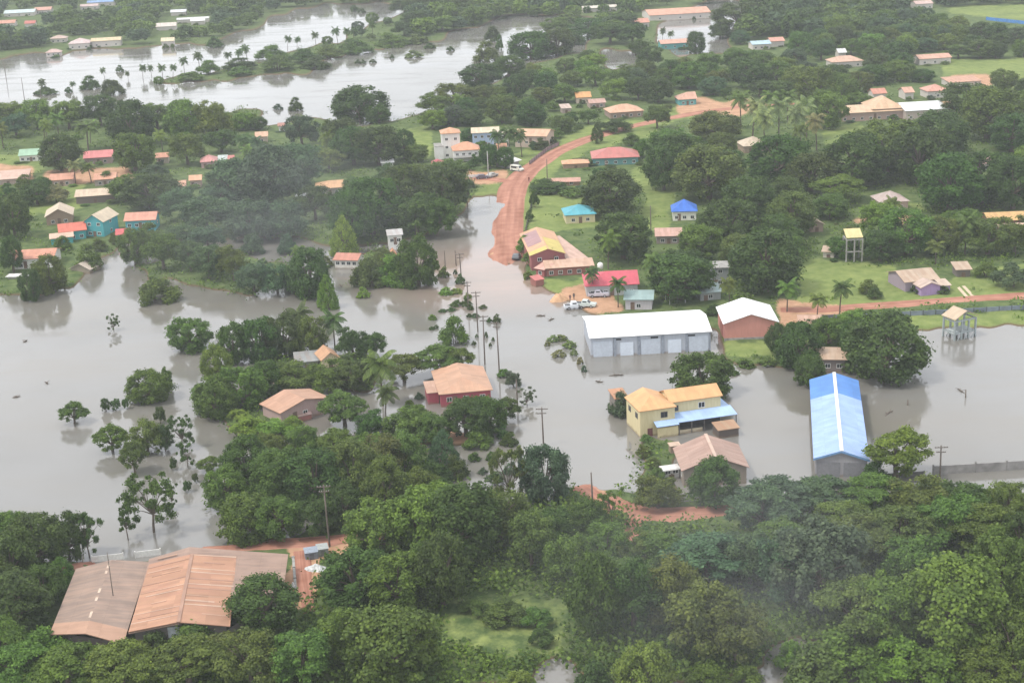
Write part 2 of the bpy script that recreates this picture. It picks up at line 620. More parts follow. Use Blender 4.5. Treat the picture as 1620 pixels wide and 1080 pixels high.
def water_material():
    m, t, b, N, L = nodes('flood_water')
    tcn = N('ShaderNodeTexCoord')
    def noise(s, d, vec=None, ro=0.5):
        n = N('ShaderNodeTexNoise')
        n.inputs['Scale'].default_value = s
        n.inputs['Detail'].default_value = d
        n.inputs['Roughness'].default_value = ro
        L(vec or tcn.outputs['Object'], n.inputs['Vector'])
        return n.outputs['Fac']
    mp = N('ShaderNodeMapping')
    mp.inputs['Rotation'].default_value = (0, 0, R(18))
    mp.inputs['Scale'].default_value = (0.6, 2.0, 1)
    L(tcn.outputs['Object'], mp.inputs['Vector'])
    big = noise(0.012, 5)
    r = ramp(N, [(0.3, (0.135, 0.127, 0.108)), (0.7, (0.215, 0.212, 0.202))])
    L(big, r.inputs['Fac'])
    # red silt washed off the dirt road
    p = G(800, 425)
    dd = N('ShaderNodeVectorMath')
    dd.operation = 'DISTANCE'
    L(tcn.outputs['Object'], dd.inputs[0])
    dd.inputs[1].default_value = (p.x, p.y - 4, 0)
    mr = N('ShaderNodeMapRange')
    mr.inputs[1].default_value, mr.inputs[2].default_value = 4, 42
    mr.inputs[3].default_value, mr.inputs[4].default_value = 0.85, 0.0
    L(dd.outputs['Value'], mr.inputs[0])
    c = mixc(N, L, mr.outputs[0], r.outputs['Color'], (0.36, 0.235, 0.175))
    silt_reflect = noise(0.022, 7, mp.outputs['Vector'], 0.68)  # brown streaks: silt, with tree reflections painted into the base colour
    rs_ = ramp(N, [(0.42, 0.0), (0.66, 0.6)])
    L(silt_reflect, rs_.inputs['Fac'])
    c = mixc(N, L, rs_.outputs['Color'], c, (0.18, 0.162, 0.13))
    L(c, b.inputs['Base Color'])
    b.inputs['IOR'].default_value = 1.68
    streak = noise(0.05, 6, mp.outputs['Vector'], 0.6)
    rr = ramp(N, [(0.38, 0.02), (0.68, 0.2)])
    L(streak, rr.inputs['Fac'])
    L(rr.outputs['Color'], b.inputs['Roughness'])
    w1 = noise(0.9, 3, mp.outputs['Vector'])
    bp = N('ShaderNodeBump')
    w2 = noise(0.16, 4, mp.outputs['Vector'], 0.6)
    ad = N('ShaderNodeMath')
    ad.operation = 'MULTIPLY_ADD'
    L(w2, ad.inputs[0])
    ad.inputs[1].default_value = 2.0
    L(w1, ad.inputs[2])
    rb = ramp(N, [(0.42, 0.02), (0.66, 0.14)])
    L(streak, rb.inputs['Fac'])
    L(rb.outputs['Color'], bp.inputs['Strength'])
    bp.inputs['Distance'].default_value = 0.12
    L(ad.outputs[0], bp.inputs['Height'])
    L(bp.outputs['Normal'], b.inputs['Normal'])
    return m


wm = MB()
wm.poly([(-4500, 60, 0), (4500, 60, 0), (4500, 7000, 0), (-4500, 7000, 0)])
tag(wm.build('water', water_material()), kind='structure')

# ------------------------------------------------------------------ dirt roads
def road_material():
    m, t, b, N, L = nodes('laterite_road')
    tcn = N('ShaderNodeTexCoord')
    uv = N('ShaderNodeUVMap')
    n = N('ShaderNodeTexNoise')
    n.inputs['Scale'].default_value = 0.35
    n.inputs['Detail'].default_value = 7
    L(tcn.outputs['Object'], n.inputs['Vector'])
    mp = N('ShaderNodeMapping')
    mp.inputs['Scale'].default_value = (5.5, 0.02, 1)
    L(uv.outputs['UV'], mp.inputs['Vector'])
    n2 = N('ShaderNodeTexNoise')
    n2.inputs['Scale'].default_value = 1.0
    n2.inputs['Detail'].default_value = 3
    L(mp.outputs['Vector'], n2.inputs['Vector'])
    r = ramp(N, [(0.3, (0.3, 0.14, 0.095)), (0.7, (0.41, 0.21, 0.15))])
    L(n.outputs['Fac'], r.inputs['Fac'])
    r2 = ramp(N, [(0.4, (0.82, 0.78, 0.76)), (0.62, (1.15, 1.16, 1.18))])
    L(n2.outputs['Fac'], r2.inputs['Fac'])
    a = mixc(N, L, 1.0, r.outputs['Color'], r2.outputs['Color'], 'MULTIPLY')
    L(a, b.inputs['Base Color'])
    b.inputs['Roughness'].default_value = 0.95
    b.inputs['Specular IOR Level'].default_value = 0.1
    return m


ROADM = road_material()


def road(name, pts, mat=None, lift=0.07):
    """pts: (px, py, width in metres)"""
    W = [(G(x, y), wd) for x, y, wd in pts]
    line = []
    for (a, wa), (b, wb) in zip(W[:-1], W[1:]):
        k = max(2, int((b - a).length / 3))
        for i in range(k):
            f = i / k
            line.append((a.lerp(b, f), wa + (wb - wa) * f))
    line.append(W[-1])
    for _ in range(3):                                            # round the bends
        line = [line[0]] + [((line[i - 1][0] + line[i][0] * 2 + line[i + 1][0]) / 4, line[i][1]) for i in range(1, len(line) - 1)] + [line[-1]]
    mb = MB()
    prev, dist = None, 0.0
    NS = 8
    for i, (c, wd) in enumerate(line):
        d = (line[min(i + 1, len(line) - 1)][0] - line[max(i - 1, 0)][0]).normalized()
        s = Vector((d.y, -d.x, 0))
        wob = 0.4 * math.sin(i * 0.35) + 0.25 * math.sin(i * 0.83 + 1)
        row = []
        for k in range(NS + 1):
            f = k / NS - 0.5
            q = c + s * (f * (wd + wob))
            z = max(gz(q.x, q.y), -0.4) + lift + 0.05 * math.cos(f * math.pi) - (0.25 if k in (0, NS) else 0)
            row.append((Vector((q.x, q.y, z)), (f + 0.5, dist)))
        if prev:
            for k in range(NS):
                mb.poly([prev[k][0], prev[k + 1][0], row[k + 1][0], row[k][0]], [prev[k][1], prev[k + 1][1], row[k + 1][1], row[k][1]])
        prev = row
        if i + 1 < len(line): dist += (line[i + 1][0] - c).length
    o = mb.build(name, mat or ROADM, None, True)
    return tag(o, kind='structure')


road('dirt_road', [(800, 440, 11.5), (801, 410, 12), (802, 370, 11.5), (804, 330, 11), (812, 298, 11.5), (832, 274, 9.5), (880, 243, 8.5), (930, 222, 8), (985, 206, 7), (1040, 193, 7), (1110, 180, 7), (1180, 170, 6), (1260, 166, 5)])
road('side_road', [(816, 292, 5), (790, 286, 5), (750, 284, 5), (690, 286, 4)])
road('bank_road', [(1235, 494, 4), (1300, 494, 5), (1345, 490, 5.5), (1420, 485, 5.5), (1520, 477, 5.5), (1640, 470, 6), (1760, 464, 6)])
road('lower_road', [(903, 735, 5), (915, 762, 5.5), (945, 790, 6), (985, 818, 7), (1080, 819, 6), (1180, 808, 5), (1260, 800, 4)])
road('yard_road', [(90, 905, 4), (200, 880, 5), (300, 868, 5), (390, 866, 5), (470, 864, 5), (560, 856, 5), (640, 846, 5)])
road('village_path', [(478, 876, 3), (480, 910, 2.6), (486, 950, 2.2), (490, 975, 2)])
road('forest_path', [(1000, 818, 4), (1000, 850, 3), (995, 890, 3)])
# ------------------------------------------------------------------ buildings
LANDMARK = []                             # (world x, y, phrase)
FRONTS = []                               # front lines of the farther houses, for garden growth
SHOWN = []                                # picture boxes of buildings, for keeping trees off their faces: x0, y0, x1, y1, ground row


def xf(M, p):
    return M @ Vector(p)


def tmb(mb, M, start=0):
    for i in range(start, len(mb.v)):
        mb.v[i] = tuple(M @ Vector(mb.v[i]))


def roof_sheets(kind, W, D, h, rise, inset=None):
    if kind == 'gx':
        return [[(0, 0, h), (W, 0, h), (W, D / 2, h + rise), (0, D / 2, h + rise)], [(W, D, h), (0, D, h), (0, D / 2, h + rise), (W, D / 2, h + rise)]]
    if kind == 'gy':
        return [[(0, D, h), (0, 0, h), (W / 2, 0, h + rise), (W / 2, D, h + rise)], [(W, 0, h), (W, D, h), (W / 2, D, h + rise), (W / 2, 0, h + rise)]]
    if kind == 'hip':
        k = inset if inset is not None else min(W, D) / 2
        if W >= D:
            a, b = (k, D / 2, h + rise), (W - k, D / 2, h + rise)
            return [[(0, 0, h), (W, 0, h), b, a], [(W, D, h), (0, D, h), a, b], [(0, D, h), (0, 0, h), a], [(W, 0, h), (W, D, h), b]]
        a, b = (W / 2, k, h + rise), (W / 2, D - k, h + rise)
        return [[(0, 0, h), (W, 0, h), a], [(W, D, h), (0, D, h), b], [(0, D, h), (0, 0, h), a, b], [(W, 0, h), (W, D, h), b, a]]
    if kind == 'hipfront':
        k = inset or W / 2
        a, b = (W / 2, k, h + rise), (W / 2, D, h + rise)
        return [[(0, 0, h), (W, 0, h), a], [(0, D, h), (0, 0, h), a, b], [(W, 0, h), (W, D, h), b, a]]
    if kind == 'hipleft':
        k = inset or D / 2
        a, b = (k, D / 2, h + rise), (W, D / 2, h + rise)
        return [[(0, 0, h), (W, 0, h), b, a], [(W, D, h), (0, D, h), a, b], [(0, D, h), (0, 0, h), a]]
    if kind == 'shed':
        return [[(0, 0, h), (W, 0, h), (W, D, h + rise), (0, D, h + rise)]]
    return [[(0, 0, h), (W, 0, h), (W, D, h + 0.05), (0, D, h + 0.05)]]


def frame_of(e0, e1, h, d=None, C=None, yaw=None):
    a, b = G(*e0, h), G(*e1, h)
    W = (b - a).length
    ang = math.atan2(b.y - a.y, b.x - a.x)
    if C is not None:
        c = G(*C, h)
        if yaw == 'C':
            ang = math.atan2(c.y - a.y, c.x - a.x) - math.pi / 2
        u = Vector((-math.sin(ang), math.cos(ang), 0))
        d = (c - a).dot(u)
    if isinstance(yaw, (int, float)): ang = R(yaw)
    return a, W, d, ang


def put_windows(root, M, W, D, front=0, right=0, left=0, z=1.0, wh=1.0, ww=1.1, o=0.45, pane=True, fm=None):
    spots = []
    for k in range(front): spots.append((o + (W - 2 * o) * (k + 0.5) / front, o, 0))
    for k in range(right): spots.append((W - o, o + (D - 2 * o) * (k + 0.5) / right, 1))
    for k in range(left): spots.append((o, o + (D - 2 * o) * (k + 0.5) / left, 2))
    for x, y, side in spots:
        T = M @ Matrix.Translation((x, y, z)) @ Matrix.Rotation((0, math.pi / 2, -math.pi / 2)[side], 4, 'Z')
        f = MB()
        t = 0.09
        f.box(-ww / 2, ww / 2, -0.06, 0.05, 0, t)
        f.box(-ww / 2, ww / 2, -0.06, 0.05, wh - t, wh)
        f.box(-ww / 2, -ww / 2 + t, -0.055, 0.05, t, wh - t)
        f.box(ww / 2 - t, ww / 2, -0.055, 0.05, t, wh - t)
        f.box(-0.03, 0.03, -0.05, 0.05, t, wh - t)
        tmb(f, T)
        fo = f.build('window', fm or FRAMEW, root)
        p = MB()
        p.box(-ww / 2 + t, ww / 2 - t, -0.025, 0.05, t, wh - t)
        tmb(p, T)
        p.build('pane', DARKGLASS, fo)


def put_door(root, M, x, y=0.45, z0=-0.2, hgt=2.0, wid=0.95, mat=None, side=0):
    T = M @ Matrix.Translation((x, y, z0)) @ Matrix.Rotation((0, math.pi / 2, -math.pi / 2)[side], 4, 'Z')
    p = MB()
    p.box(-wid / 2, wid / 2, -0.05, 0.05, 0, hgt)
    tmb(p, T)
    return p.build('door', mat or plain('door_paint', (0.16, 0.1, 0.07), 0.6), root)


def block(root, M, W, D, h, roof='gx', rise=1.5, rc=None, wc=None, over=0.45, bottom=-1.2, inset=None, thick=0.12, rparts=None, ridge=None, walls=True, rname='roof'):
    """walls and a roof of real sheets, in the frame M, as parts of root"""
    if walls:
        wb = MB()
        o = over
        top = h - thick - 0.02
        if roof == 'shed':
            z0, z1 = h + rise * o / D - thick - 0.03, h + rise * (D - o) / D - thick - 0.03
            c = [(o, o), (W - o, o), (W - o, D - o), (o, D - o)]
            zt = [z0, z0, z1, z1]
            for i in range(4):
                j = (i + 1) % 4
                wb.poly([(*c[i], bottom), (*c[j], bottom), (*c[j], zt[j]), (*c[i], zt[i])])
        else:
            half = (D / 2 if roof in ('gx', 'hipleft') or (roof == 'hip' and W >= D) else W / 2)
            lift = (rise * o / half) if roof != 'flat' else 0.0
            top = h + lift - thick - 0.03
            for (x0, y0), (x1, y1) in (((o, o), (W - o, o)), ((W - o, o), (W - o, D - o)), ((W - o, D - o), (o, D - o)), ((o, D - o), (o, o))):
                wb.poly([(x0, y0, bottom), (x1, y1, bottom), (x1, y1, top), (x0, y0, top)])
            pk = h + rise - thick - 0.04
            if roof in ('gx', 'hipleft'):
                if roof == 'gx': wb.poly([(o, D - o, top), (o, o, top), (o, D / 2, pk)])
                wb.poly([(W - o, o, top), (W - o, D - o, top), (W - o, D / 2, pk)])
            if roof in ('gy', 'hipfront'):
                if roof == 'gy': wb.poly([(o, o, top), (W - o, o, top), (W / 2, o, pk)])
                wb.poly([(W - o, D - o, top), (o, D - o, top), (W / 2, D - o, pk)])
        tmb(wb, M)
        wb.build('wall', wc, root)
    rb = MB()
    for s in roof_sheets(roof, W, D, h, rise, inset):
        rb.slab([M @ Vector(p) for p in s], thick)
    ro = rb.build(rname, rc, root)
    if ridge is not None:
        k = MB()
        if roof == 'gx': k.box(-0.05, W + 0.05, D / 2 - 0.3, D / 2 + 0.3, h + rise - 0.03, h + rise + 0.07)
        elif roof == 'gy': k.box(W / 2 - 0.3, W / 2 + 0.3, -0.05, D + 0.05, h + rise - 0.03, h + rise + 0.07)
        tmb(k, M)
        k.build('ridge_cap', ridge, ro)
    return ro


def seen(root, corners, ref=None):
    pts = [P(*c) for c in corners]
    xs, ys = [p[0] for p in pts], [p[1] for p in pts]
    base = max(P(c[0], c[1], 0)[1] for c in corners)
    SHOWN.append((min(xs), min(ys), max(xs), max(ys), base))
    if ref:
        LANDMARK.append((sum(c[0] for c in corners) / len(corners), sum(c[1] for c in corners) / len(corners), ref))


def house(name, label, ref, e0, e1, h, d=8, C=None, roof='gx', rise=1.3, rc=(0.5, 0.3, 0.2), rust=0.3, rustc=(0.33, 0.17, 0.1), wc=(0.6, 0.57, 0.5), cat='house', yaw=None, over=0.45,
          win=(2, 1, 1), wz=1.0, door=True, inset=None, ridge=None, group=None, storeys=1):
    a, W, D, ang = frame_of(e0, e1, h, d, C, yaw)
    root = empty(name, (a.x, a.y, 0), ang)
    tag(root, label, cat, group)
    M = Matrix.Identity(4)
    rm = roof_mat(rc, rust, rustc) if isinstance(rc, tuple) else rc
    block(root, M, W, D, h, roof, rise, rm, wall_mat(wc), over, ridge=ridge, inset=inset)
    for k in range(storeys):
        put_windows(root, M, W, D, *win, z=wz + k * 2.7, o=over)
    if door: put_door(root, M, W * 0.5 if win[0] % 2 == 0 else W * 0.3, over, h - 2.75 if storeys == 1 else 0.1)
    RM = Matrix.Translation((a.x, a.y, 0)) @ Matrix.Rotation(ang, 4, 'Z')
    zlow = h * 0.6 if P(a.x, a.y)[1] < 330 else 0.8
    if zlow > 0.8: FRONTS.append((RM, W, h))
    seen(root, [RM @ Vector(q) for q in ((0, 0, zlow), (W, 0, zlow), (0, 0, h), (W, 0, h), (0, D, h), (W, D, h), (W / 2, D / 2, h + rise))], ref)
    return root, M, W, D, RM


ORANGE = (0.56, 0.33, 0.2)
SALMON = (0.56, 0.28, 0.19)
TAN = (0.45, 0.35, 0.26)
PINKBROWN = (0.42, 0.28, 0.225)
REDR = (0.52, 0.12, 0.12)
TEAL = (0.06, 0.32, 0.36)
CREAM = (0.62, 0.55, 0.36)
WHITE = (0.78, 0.78, 0.76)

# --- white warehouse by the drowned road
t, M, W, D, RM = house('warehouse', 'long white-roofed warehouse with pale shutter doors standing in the flood', 'the long white warehouse', (932, 535), (1127, 524), 4.4, C=(922, 500), roof='gx', rise=1.4,
                       rc=(0.84, 0.84, 0.84), rust=0.02, rustc=(0.6, 0.6, 0.6), wc=(0.42, 0.46, 0.52), cat='warehouse', win=(0, 0, 0), door=False, over=0.35)
for k in range(5):
    x0, x1 = 0.35 + (W - 0.7) * k / 5, 0.35 + (W - 0.7) * (k + 1) / 5
    b = MB(); b.box(x1 - 0.28, x1 + 0.0 if k == 4 else x1 + 0.28, 0.2, 0.36, -1.2, 4.1); b.build('pilaster', plain('grey_pier', (0.26, 0.29, 0.34), 0.8), t)
    b = MB()
    if k % 2 == 0: b.box(x0 + 0.5, x1 - 0.5, 0.27, 0.36, -0.6, 3.4)
    else: b.box((x0 + x1) / 2 - 1.4, (x0 + x1) / 2 + 1.4, 0.25, 0.36, -0.6, 2.9)
    b.build('shutter_door', DOORC if k % 2 else plain('grey_shutter', (0.5, 0.55, 0.62), 0.5, 0.1, 2), t)
for k in range(3):
    b = MB(); b.box(W * (0.2 + 0.3 * k), W * (0.2 + 0.3 * k) + 1.6, 0.24, 0.36, 3.5, 3.85); b.build('vent', DARKGLASS, t)

# --- pink warehouse with white gable roof
t, M, W, D, RM = house('pink_warehouse', 'salmon-walled warehouse with a bright white gable roof', 'the salmon-walled warehouse', (1144, 512.5), (1233, 509), 4.4, C=(1132, 485.5), roof='gy', rise=2.0,
                       rc=(0.84, 0.84, 0.84), rust=0.02, rustc=(0.6, 0.6, 0.6), wc=(0.55, 0.24, 0.2), cat='warehouse', win=(0, 0, 0), door=False)
b = MB(); b.box(0.3, W - 0.3, 0.36, 0.45, 0.2, 1.0); b.build('plinth', CONCRETE, t)
b = MB(); b.box(0.35, 0.47, D * 0.3, D * 0.6, 0.2, 3.2); b.build('shutter_door', plain('rust_door', (0.35, 0.13, 0.1), 0.7), t)

# --- blue warehouse
a, W, D, ang = frame_of((1287, 725), (1374, 722), 3.4, C=(1272, 600), yaw='C')
ang += R(-1.5)
root = empty('blue_warehouse', (a.x, a.y, 0), ang)
tag(root, 'long warehouse with a two-tone blue roof and white ridge, grey walls in floodwater', 'warehouse')
M = Matrix.Identity(4)
LB, DB = roof_mat((0.32, 0.45, 0.74), 0.12, (0.3, 0.36, 0.5), sheet=0.12), roof_mat((0.1, 0.24, 0.56), 0.05, (0.2, 0.3, 0.5), sheet=0.06)
rise, h = 1.55, 3.4
block(root, M, W, D * 0.72, h, 'gy', rise, LB, wall_mat((0.3, 0.3, 0.32)), 0.35, ridge=FRAMEW)
M2 = Matrix.Translation((0, D * 0.72 + 0.003, 0))
block(root, M2, W, D * 0.28, h, 'gy', rise, DB, wall_mat((0.3, 0.3, 0.32)), 0.35, ridge=FRAMEW)
for k in range(2):
    b = MB(); b.box(0.6 + k * (W / 2 - 0.2), W / 2 - 0.2 + k * (W / 2 - 0.3), 0.27, 0.34, -1.0, 2.7); b.build('sliding_door', plain('grey_sheet', (0.2, 0.2, 0.215), 0.7, 0.15, 2), root)
b = MB()
for s in (0, 1):
    p0, p1 = ((-0.05, -0.06, h), (W / 2, -0.06, h + rise)) if s == 0 else ((W / 2, -0.06, h + rise), (W + 0.05, -0.06, h))
    b.poly([(p0[0], p0[1], p0[2] - 0.35), (p1[0], p1[1], p1[2] - 0.35), (p1[0], p1[1], p1[2] + 0.05), (p0[0], p0[1], p0[2] + 0.05)])
    b.poly([(p0[0], 0, p0[2] - 0.35), (p1[0], 0, p1[2] - 0.35), (p1[0], p1[1], p1[2] - 0.35), (p0[0], p0[1], p0[2] - 0.35)])
b.build('barge_board', plain('blue_trim', (0.16, 0.3, 0.52), 0.5), root)
b = MB(); b.box(-0.02, 0.16, 0, D, h - 0.3, h - 0.13); b.build('gutter', plain('dark_gutter', (0.12, 0.13, 0.15), 0.6), root)
RM = Matrix.Translation((a.x, a.y, 0)) @ Matrix.Rotation(ang, 4, 'Z')
seen(root, [RM @ Vector(q) for q in ((0, 0, 0), (W, 0, 0), (0, 0, h), (W, 0, h), (0, D, h), (W, D, h), (W / 2, D, h + rise))], 'the blue-roofed warehouse')

# --- yellow house: two storeys, orange hipped roof, pale blue awning along the front
e0 = (1011, 651)
a = G(*e0, 5.3)
bb = G(1154, 634, 5.3)
yawh = R(14.5)
root = empty('yellow_house', (a.x, a.y, 0), yawh)
tag(root, 'two-storey cream yellow house with orange hipped roof and pale blue awning, flooded', 'house')
ux, uy = Vector((math.cos(yawh), math.sin(yawh), 0)), Vector((-math.sin(yawh), math.cos(yawh), 0))
WT = (bb - a).dot(ux)
OR1 = roof_mat((0.62, 0.36, 0.17), 0.25, (0.5, 0.25, 0.13), sheet=0.1)
YW = wall_mat((0.62, 0.54, 0.32))
wf = 7.4
back = 8.2
M = Matrix.Identity(4)
block(root, M, wf, back, 5.3, 'hipfront', 1.5, OR1, YW, 0.3)
step = 2.2
MR = Matrix.Translation((wf - 0.6, step, 0))
block(root, MR, WT - wf + 0.6, back - step + 0.3, 5.3, 'gx', 1.45, OR1, YW, 0.32)
put_windows(root, M, wf, back, 0, 0, 2, z=3.2, wh=1.1, ww=1.3, o=0.3, fm=plain('dark_frame', (0.12, 0.11, 0.1), 0.6))
DF = plain('dark_frame', (0.12, 0.11, 0.1), 0.6)
for x, y in ((5.0, 0.3), (8.0, step + 0.32), (13.3, step + 0.32)):
    T = Matrix.Translation((x - 0.75, y - 0.3, 0))
    put_windows(root, T, 1.5, 3, 1, 0, 0, z=3.35, wh=1.15, ww=1.35, o=0.3, fm=DF if x < 10 else None)
BL = roof_mat((0.36, 0.5, 0.74), 0.08, (0.4, 0.45, 0.55), sheet=0.08)
aw = MB()
aw.slab([(2.9, -1.5, 2.35), (7.3, -1.5, 2.35), (7.3, 0.34, 2.85), (2.9, 0.34, 2.85)], 0.1)
aw.slab([(7.3, -1.0, 2.5), (WT + 1.6, -1.0, 2.5), (WT + 1.6, step + 0.36, 3.1), (7.3, step + 0.36, 3.1)], 0.1)
aw.slab([(WT - 0.32, step + 0.36, 3.1), (WT + 1.6, step + 0.36, 2.85), (WT + 1.6, back, 2.85), (WT - 0.32, back, 3.1)], 0.1)
aw.build('awning', BL, root)
lw = MB(); lw.box(3.2, 7.2, -1.2, -1.02, -1.2, 1.95); lw.build('porch_wall', YW, root)
lw = MB(); lw.box(7.4, 12.2, -0.7, -0.55, -1.2, 0.75); lw.build('balustrade', wall_mat((0.55, 0.48, 0.34)), root)
lw = MB(); lw.box(7.2, WT - 0.4, step + 0.22, step + 0.3, -1.0, 2.8); lw.build('shade_panel', plain('porch_shade', (0.05, 0.05, 0.05), 0.8), root)  # near-black panel painted as the shade of the open space under the awning
for x in (7.5, 10.0, 12.5, WT + 1.4):
    lw = MB(); lw.box(x - 0.07, x + 0.07, -0.95, -0.8, -1.2, 2.45); lw.build('post', DF, root)
put_door(root, M, 2.2, 0.3, -0.4, 2.0, 1.0, plain('dark_red_door', (0.17, 0.06, 0.06), 0.6))
RM = Matrix.Translation((a.x, a.y, 0)) @ Matrix.Rotation(yawh, 4, 'Z')
seen(root, [RM @ Vector(q) for q in ((0, 0, 0), (WT + 1.5, -1, 0), (0, 0, 5.3), (WT, 2, 5.3), (0, back, 5.3), (WT, back, 5.3))], 'the yellow two-storey house')
house('lean_to', 'low brown rusty lean-to roof against the front of the yellow house', None, (1136, 681), (1171, 676), 1.7, d=3.2, roof='shed', rise=0.5, rc=(0.36, 0.24, 0.15), rust=0.5, wc=(0.1, 0.08, 0.07), win=(0, 0, 0), door=False, cat='shed', over=0.2, yaw=14.5)
house('back_porch', 'small orange roof joined on behind the yellow house, half hidden', None, (972, 631), (996, 629), 3.6, d=4, roof='shed', rise=0.6, rc=(0.5, 0.26, 0.15), rust=0.4, wc=(0.2, 0.18, 0.16), win=(0, 0, 0), door=False, cat='shed', over=0.25, yaw=14)

# --- brown gabled house in front of it
t, M, W, D, RM = house('brown_house', 'brown gabled house with dusty pinkish sheeting roof beside the yellow house', 'the brown gabled house', (1078, 745), (1186, 739), 3.1, C=(1068, 708), roof='gy', rise=2.3, rc=(0.4, 0.27, 0.215), rust=0.45, rustc=(0.24, 0.13, 0.1), wc=(0.27, 0.23, 0.19), win=(1, 1, 2), ridge=roof_mat((0.55, 0.4, 0.32), 0.1))
house('side_shelter', 'tiny flat shelter roof at the side of the brown gabled house', None, (1060, 706), (1078, 704), 2.0, d=1.8, roof='flat', rise=0.1, rc=(0.55, 0.42, 0.32), rust=0.2, wc=(0.3, 0.22, 0.16), win=(0, 0, 0), door=False, cat='shelter', over=0.2)
house('white_porch', 'broken white porch frame leaning on the brown gabled house', None, (1049, 745), (1078, 741), 1.9, d=2.2, roof='flat', rise=0.1, rc=(0.75, 0.75, 0.74), rust=0.2, wc=(0.5, 0.5, 0.5), win=(2, 0, 0), door=True, cat='porch', over=0.3)

# --- the big old sheds
a, W, D, ang = frame_of((78, 1003), (195, 1016), 4.0, C=(121, 900), yaw='C')
ang = R(1.5)
root = empty('grey_shed', (a.x, a.y, 0), 0)
tag(root, 'wide dull grey-brown shed roof with worn pale patches, joined to the rusty orange one', 'shed')
GB = roof_mat((0.25, 0.185, 0.15), 0.3, (0.45, 0.3, 0.22), rough=0.75, sheet=0.05)
OLD = roof_mat((0.42, 0.26, 0.18), 0.25, (0.42, 0.25, 0.18), rough=0.75)
q = [G(78, 1003, 4) - a, G(195, 1018, 4) - a, G(236, 888, 4) - a, G(120, 899, 4) - a]
rf, rbk = (q[0] + q[1]) / 2 + Vector((0, 0, 1.0)), (q[2] + q[3]) / 2 + Vector((0, 0, 1.0))
Z = Vector((0, 0, 4.0))
q = [Vector((p.x, p.y, 4.0)) for p in q]
rf, rbk = Vector((rf.x, rf.y, 4.9)), Vector((rbk.x, rbk.y, 4.9))
fr = 0.16                                                        # the front strip is re-roofed in fresher sheets
l1, r1, m1 = q[0].lerp(q[3], fr), q[1].lerp(q[2], fr), rf.lerp(rbk, fr)
b = MB(); b.slab([q[3], l1, m1, rbk]); b.slab([r1, q[2], rbk, m1]); b.build('roof', GB, root)
b = MB(); b.slab([l1, q[0], rf, m1]); b.slab([q[1], r1, m1, rf]); b.build('newer_roof', OLD, root)
for f0, f1 in ((0.2, 0.28), (0.42, 0.47), (0.53, 0.59), (0.8, 0.84), (0.88, 0.93)):
    b = MB()
    c0, c1 = rf.lerp(rbk, f0), rf.lerp(rbk, f1)
    s = (q[0] - rf) * 0.07
    z_ = Vector((0, 0, 0.02))
    b.slab([c0 + z_, c1 + z_, c1 + s + z_, c0 + s + z_], 0.03)
    b.build('ridge_patch', plain('pale_patch', (0.52, 0.4, 0.31), 0.8), root)
b = MB()
k = 0.04
wv = [q[0].lerp(q[2], k), q[1].lerp(q[3], k), q[2].lerp(q[0], k), q[3].lerp(q[1], k)]
for i in range(4):
    p0, p1 = wv[i], wv[(i + 1) % 4]
    b.poly([(p0.x, p0.y, -1), (p1.x, p1.y, -1), (p1.x, p1.y, 3.8), (p0.x, p0.y, 3.8)])
b.build('wall', wall_mat((0.16, 0.13, 0.12)), root)
seen(root, [a + p for p in q] + [a + Vector((q[0].x, q[0].y, 1.5)), a + Vector((q[1].x, q[1].y, 1.5))], 'the big grey-brown shed')

a = G(203, 999, 4.4)
root = empty('rusty_shed', (a.x, a.y, 0), 0)
tag(root, 'large shed with a banded rusty orange roof laid over older brown sheeting', 'shed')
q = [G(203, 999, 4.4), G(364, 990, 4.4), G(374, 880, 4.4), G(236, 892, 4.4)]
q = [p - a for p in q]
for p in q: p.z = 4.4
rf, rbk = (q[0] + q[1]) / 2, (q[2] + q[3]) / 2
rf.z = rbk.z = 5.5
RUST = roof_mat((0.46, 0.26, 0.165), 0.75, (0.36, 0.19, 0.13), rough=0.75, sheet=0.3)
b = MB(); b.slab([q[3], q[0], rf, rbk]); b.slab([q[1], q[2], rbk, rf]); rr = b.build('roof', RUST, root)
b = MB()
d_ = (rbk - rf).normalized()
s_ = Vector((d_.y, -d_.x, 0)) * 0.25
b.slab([rf + s_ + Vector((0, 0, 0.06)), rf - s_ + Vector((0, 0, 0.06)), rbk - s_ + Vector((0, 0, 0.06)), rbk + s_ + Vector((0, 0, 0.06))], 0.1)
b.build('ridge_cap', roof_mat((0.36, 0.22, 0.16), 0.3), rr)
# bands where sheets overlap across the slope
rq = random.Random(4)
for e, g in ((q[0], q[3]), (q[1], q[2])):
    f = 0.03
    while f < 0.95:
        f += rq.uniform(0.05, 0.13)
        b = MB()
        s0, s1 = (0.0, 1.0) if rq.random() < 0.5 else sorted((rq.uniform(0, 0.4), rq.uniform(0.55, 1.0)))
        ca, cb = e.lerp(g, f), rf.lerp(rbk, f)
        c0, c1 = ca.lerp(cb, s0), ca.lerp(cb, s1)
        w0_, w1_ = d_ * rq.uniform(0.1, 0.5), d_ * rq.uniform(0.1, 0.45)
        up = Vector((0, 0, 0.035))
        b.slab([c0 + up, c0 + w0_ + up, c1 + w1_ + up, c1 + up], 0.03)
        b.build('sheet_lap', roof_mat(rq.choice([(0.52, 0.36, 0.27), (0.33, 0.185, 0.125), (0.47, 0.29, 0.2)]), 0.35, (0.4, 0.24, 0.17), sheet=0.2), rr)
bq = [G(372, 960, 3.6), G(447, 945, 3.4), G(456, 877, 3.4), G(300, 866, 5.0), G(236, 884, 4.1)]
bq = [p - a for p in bq]
rb2 = rf + Vector((0, 0, -0.25))
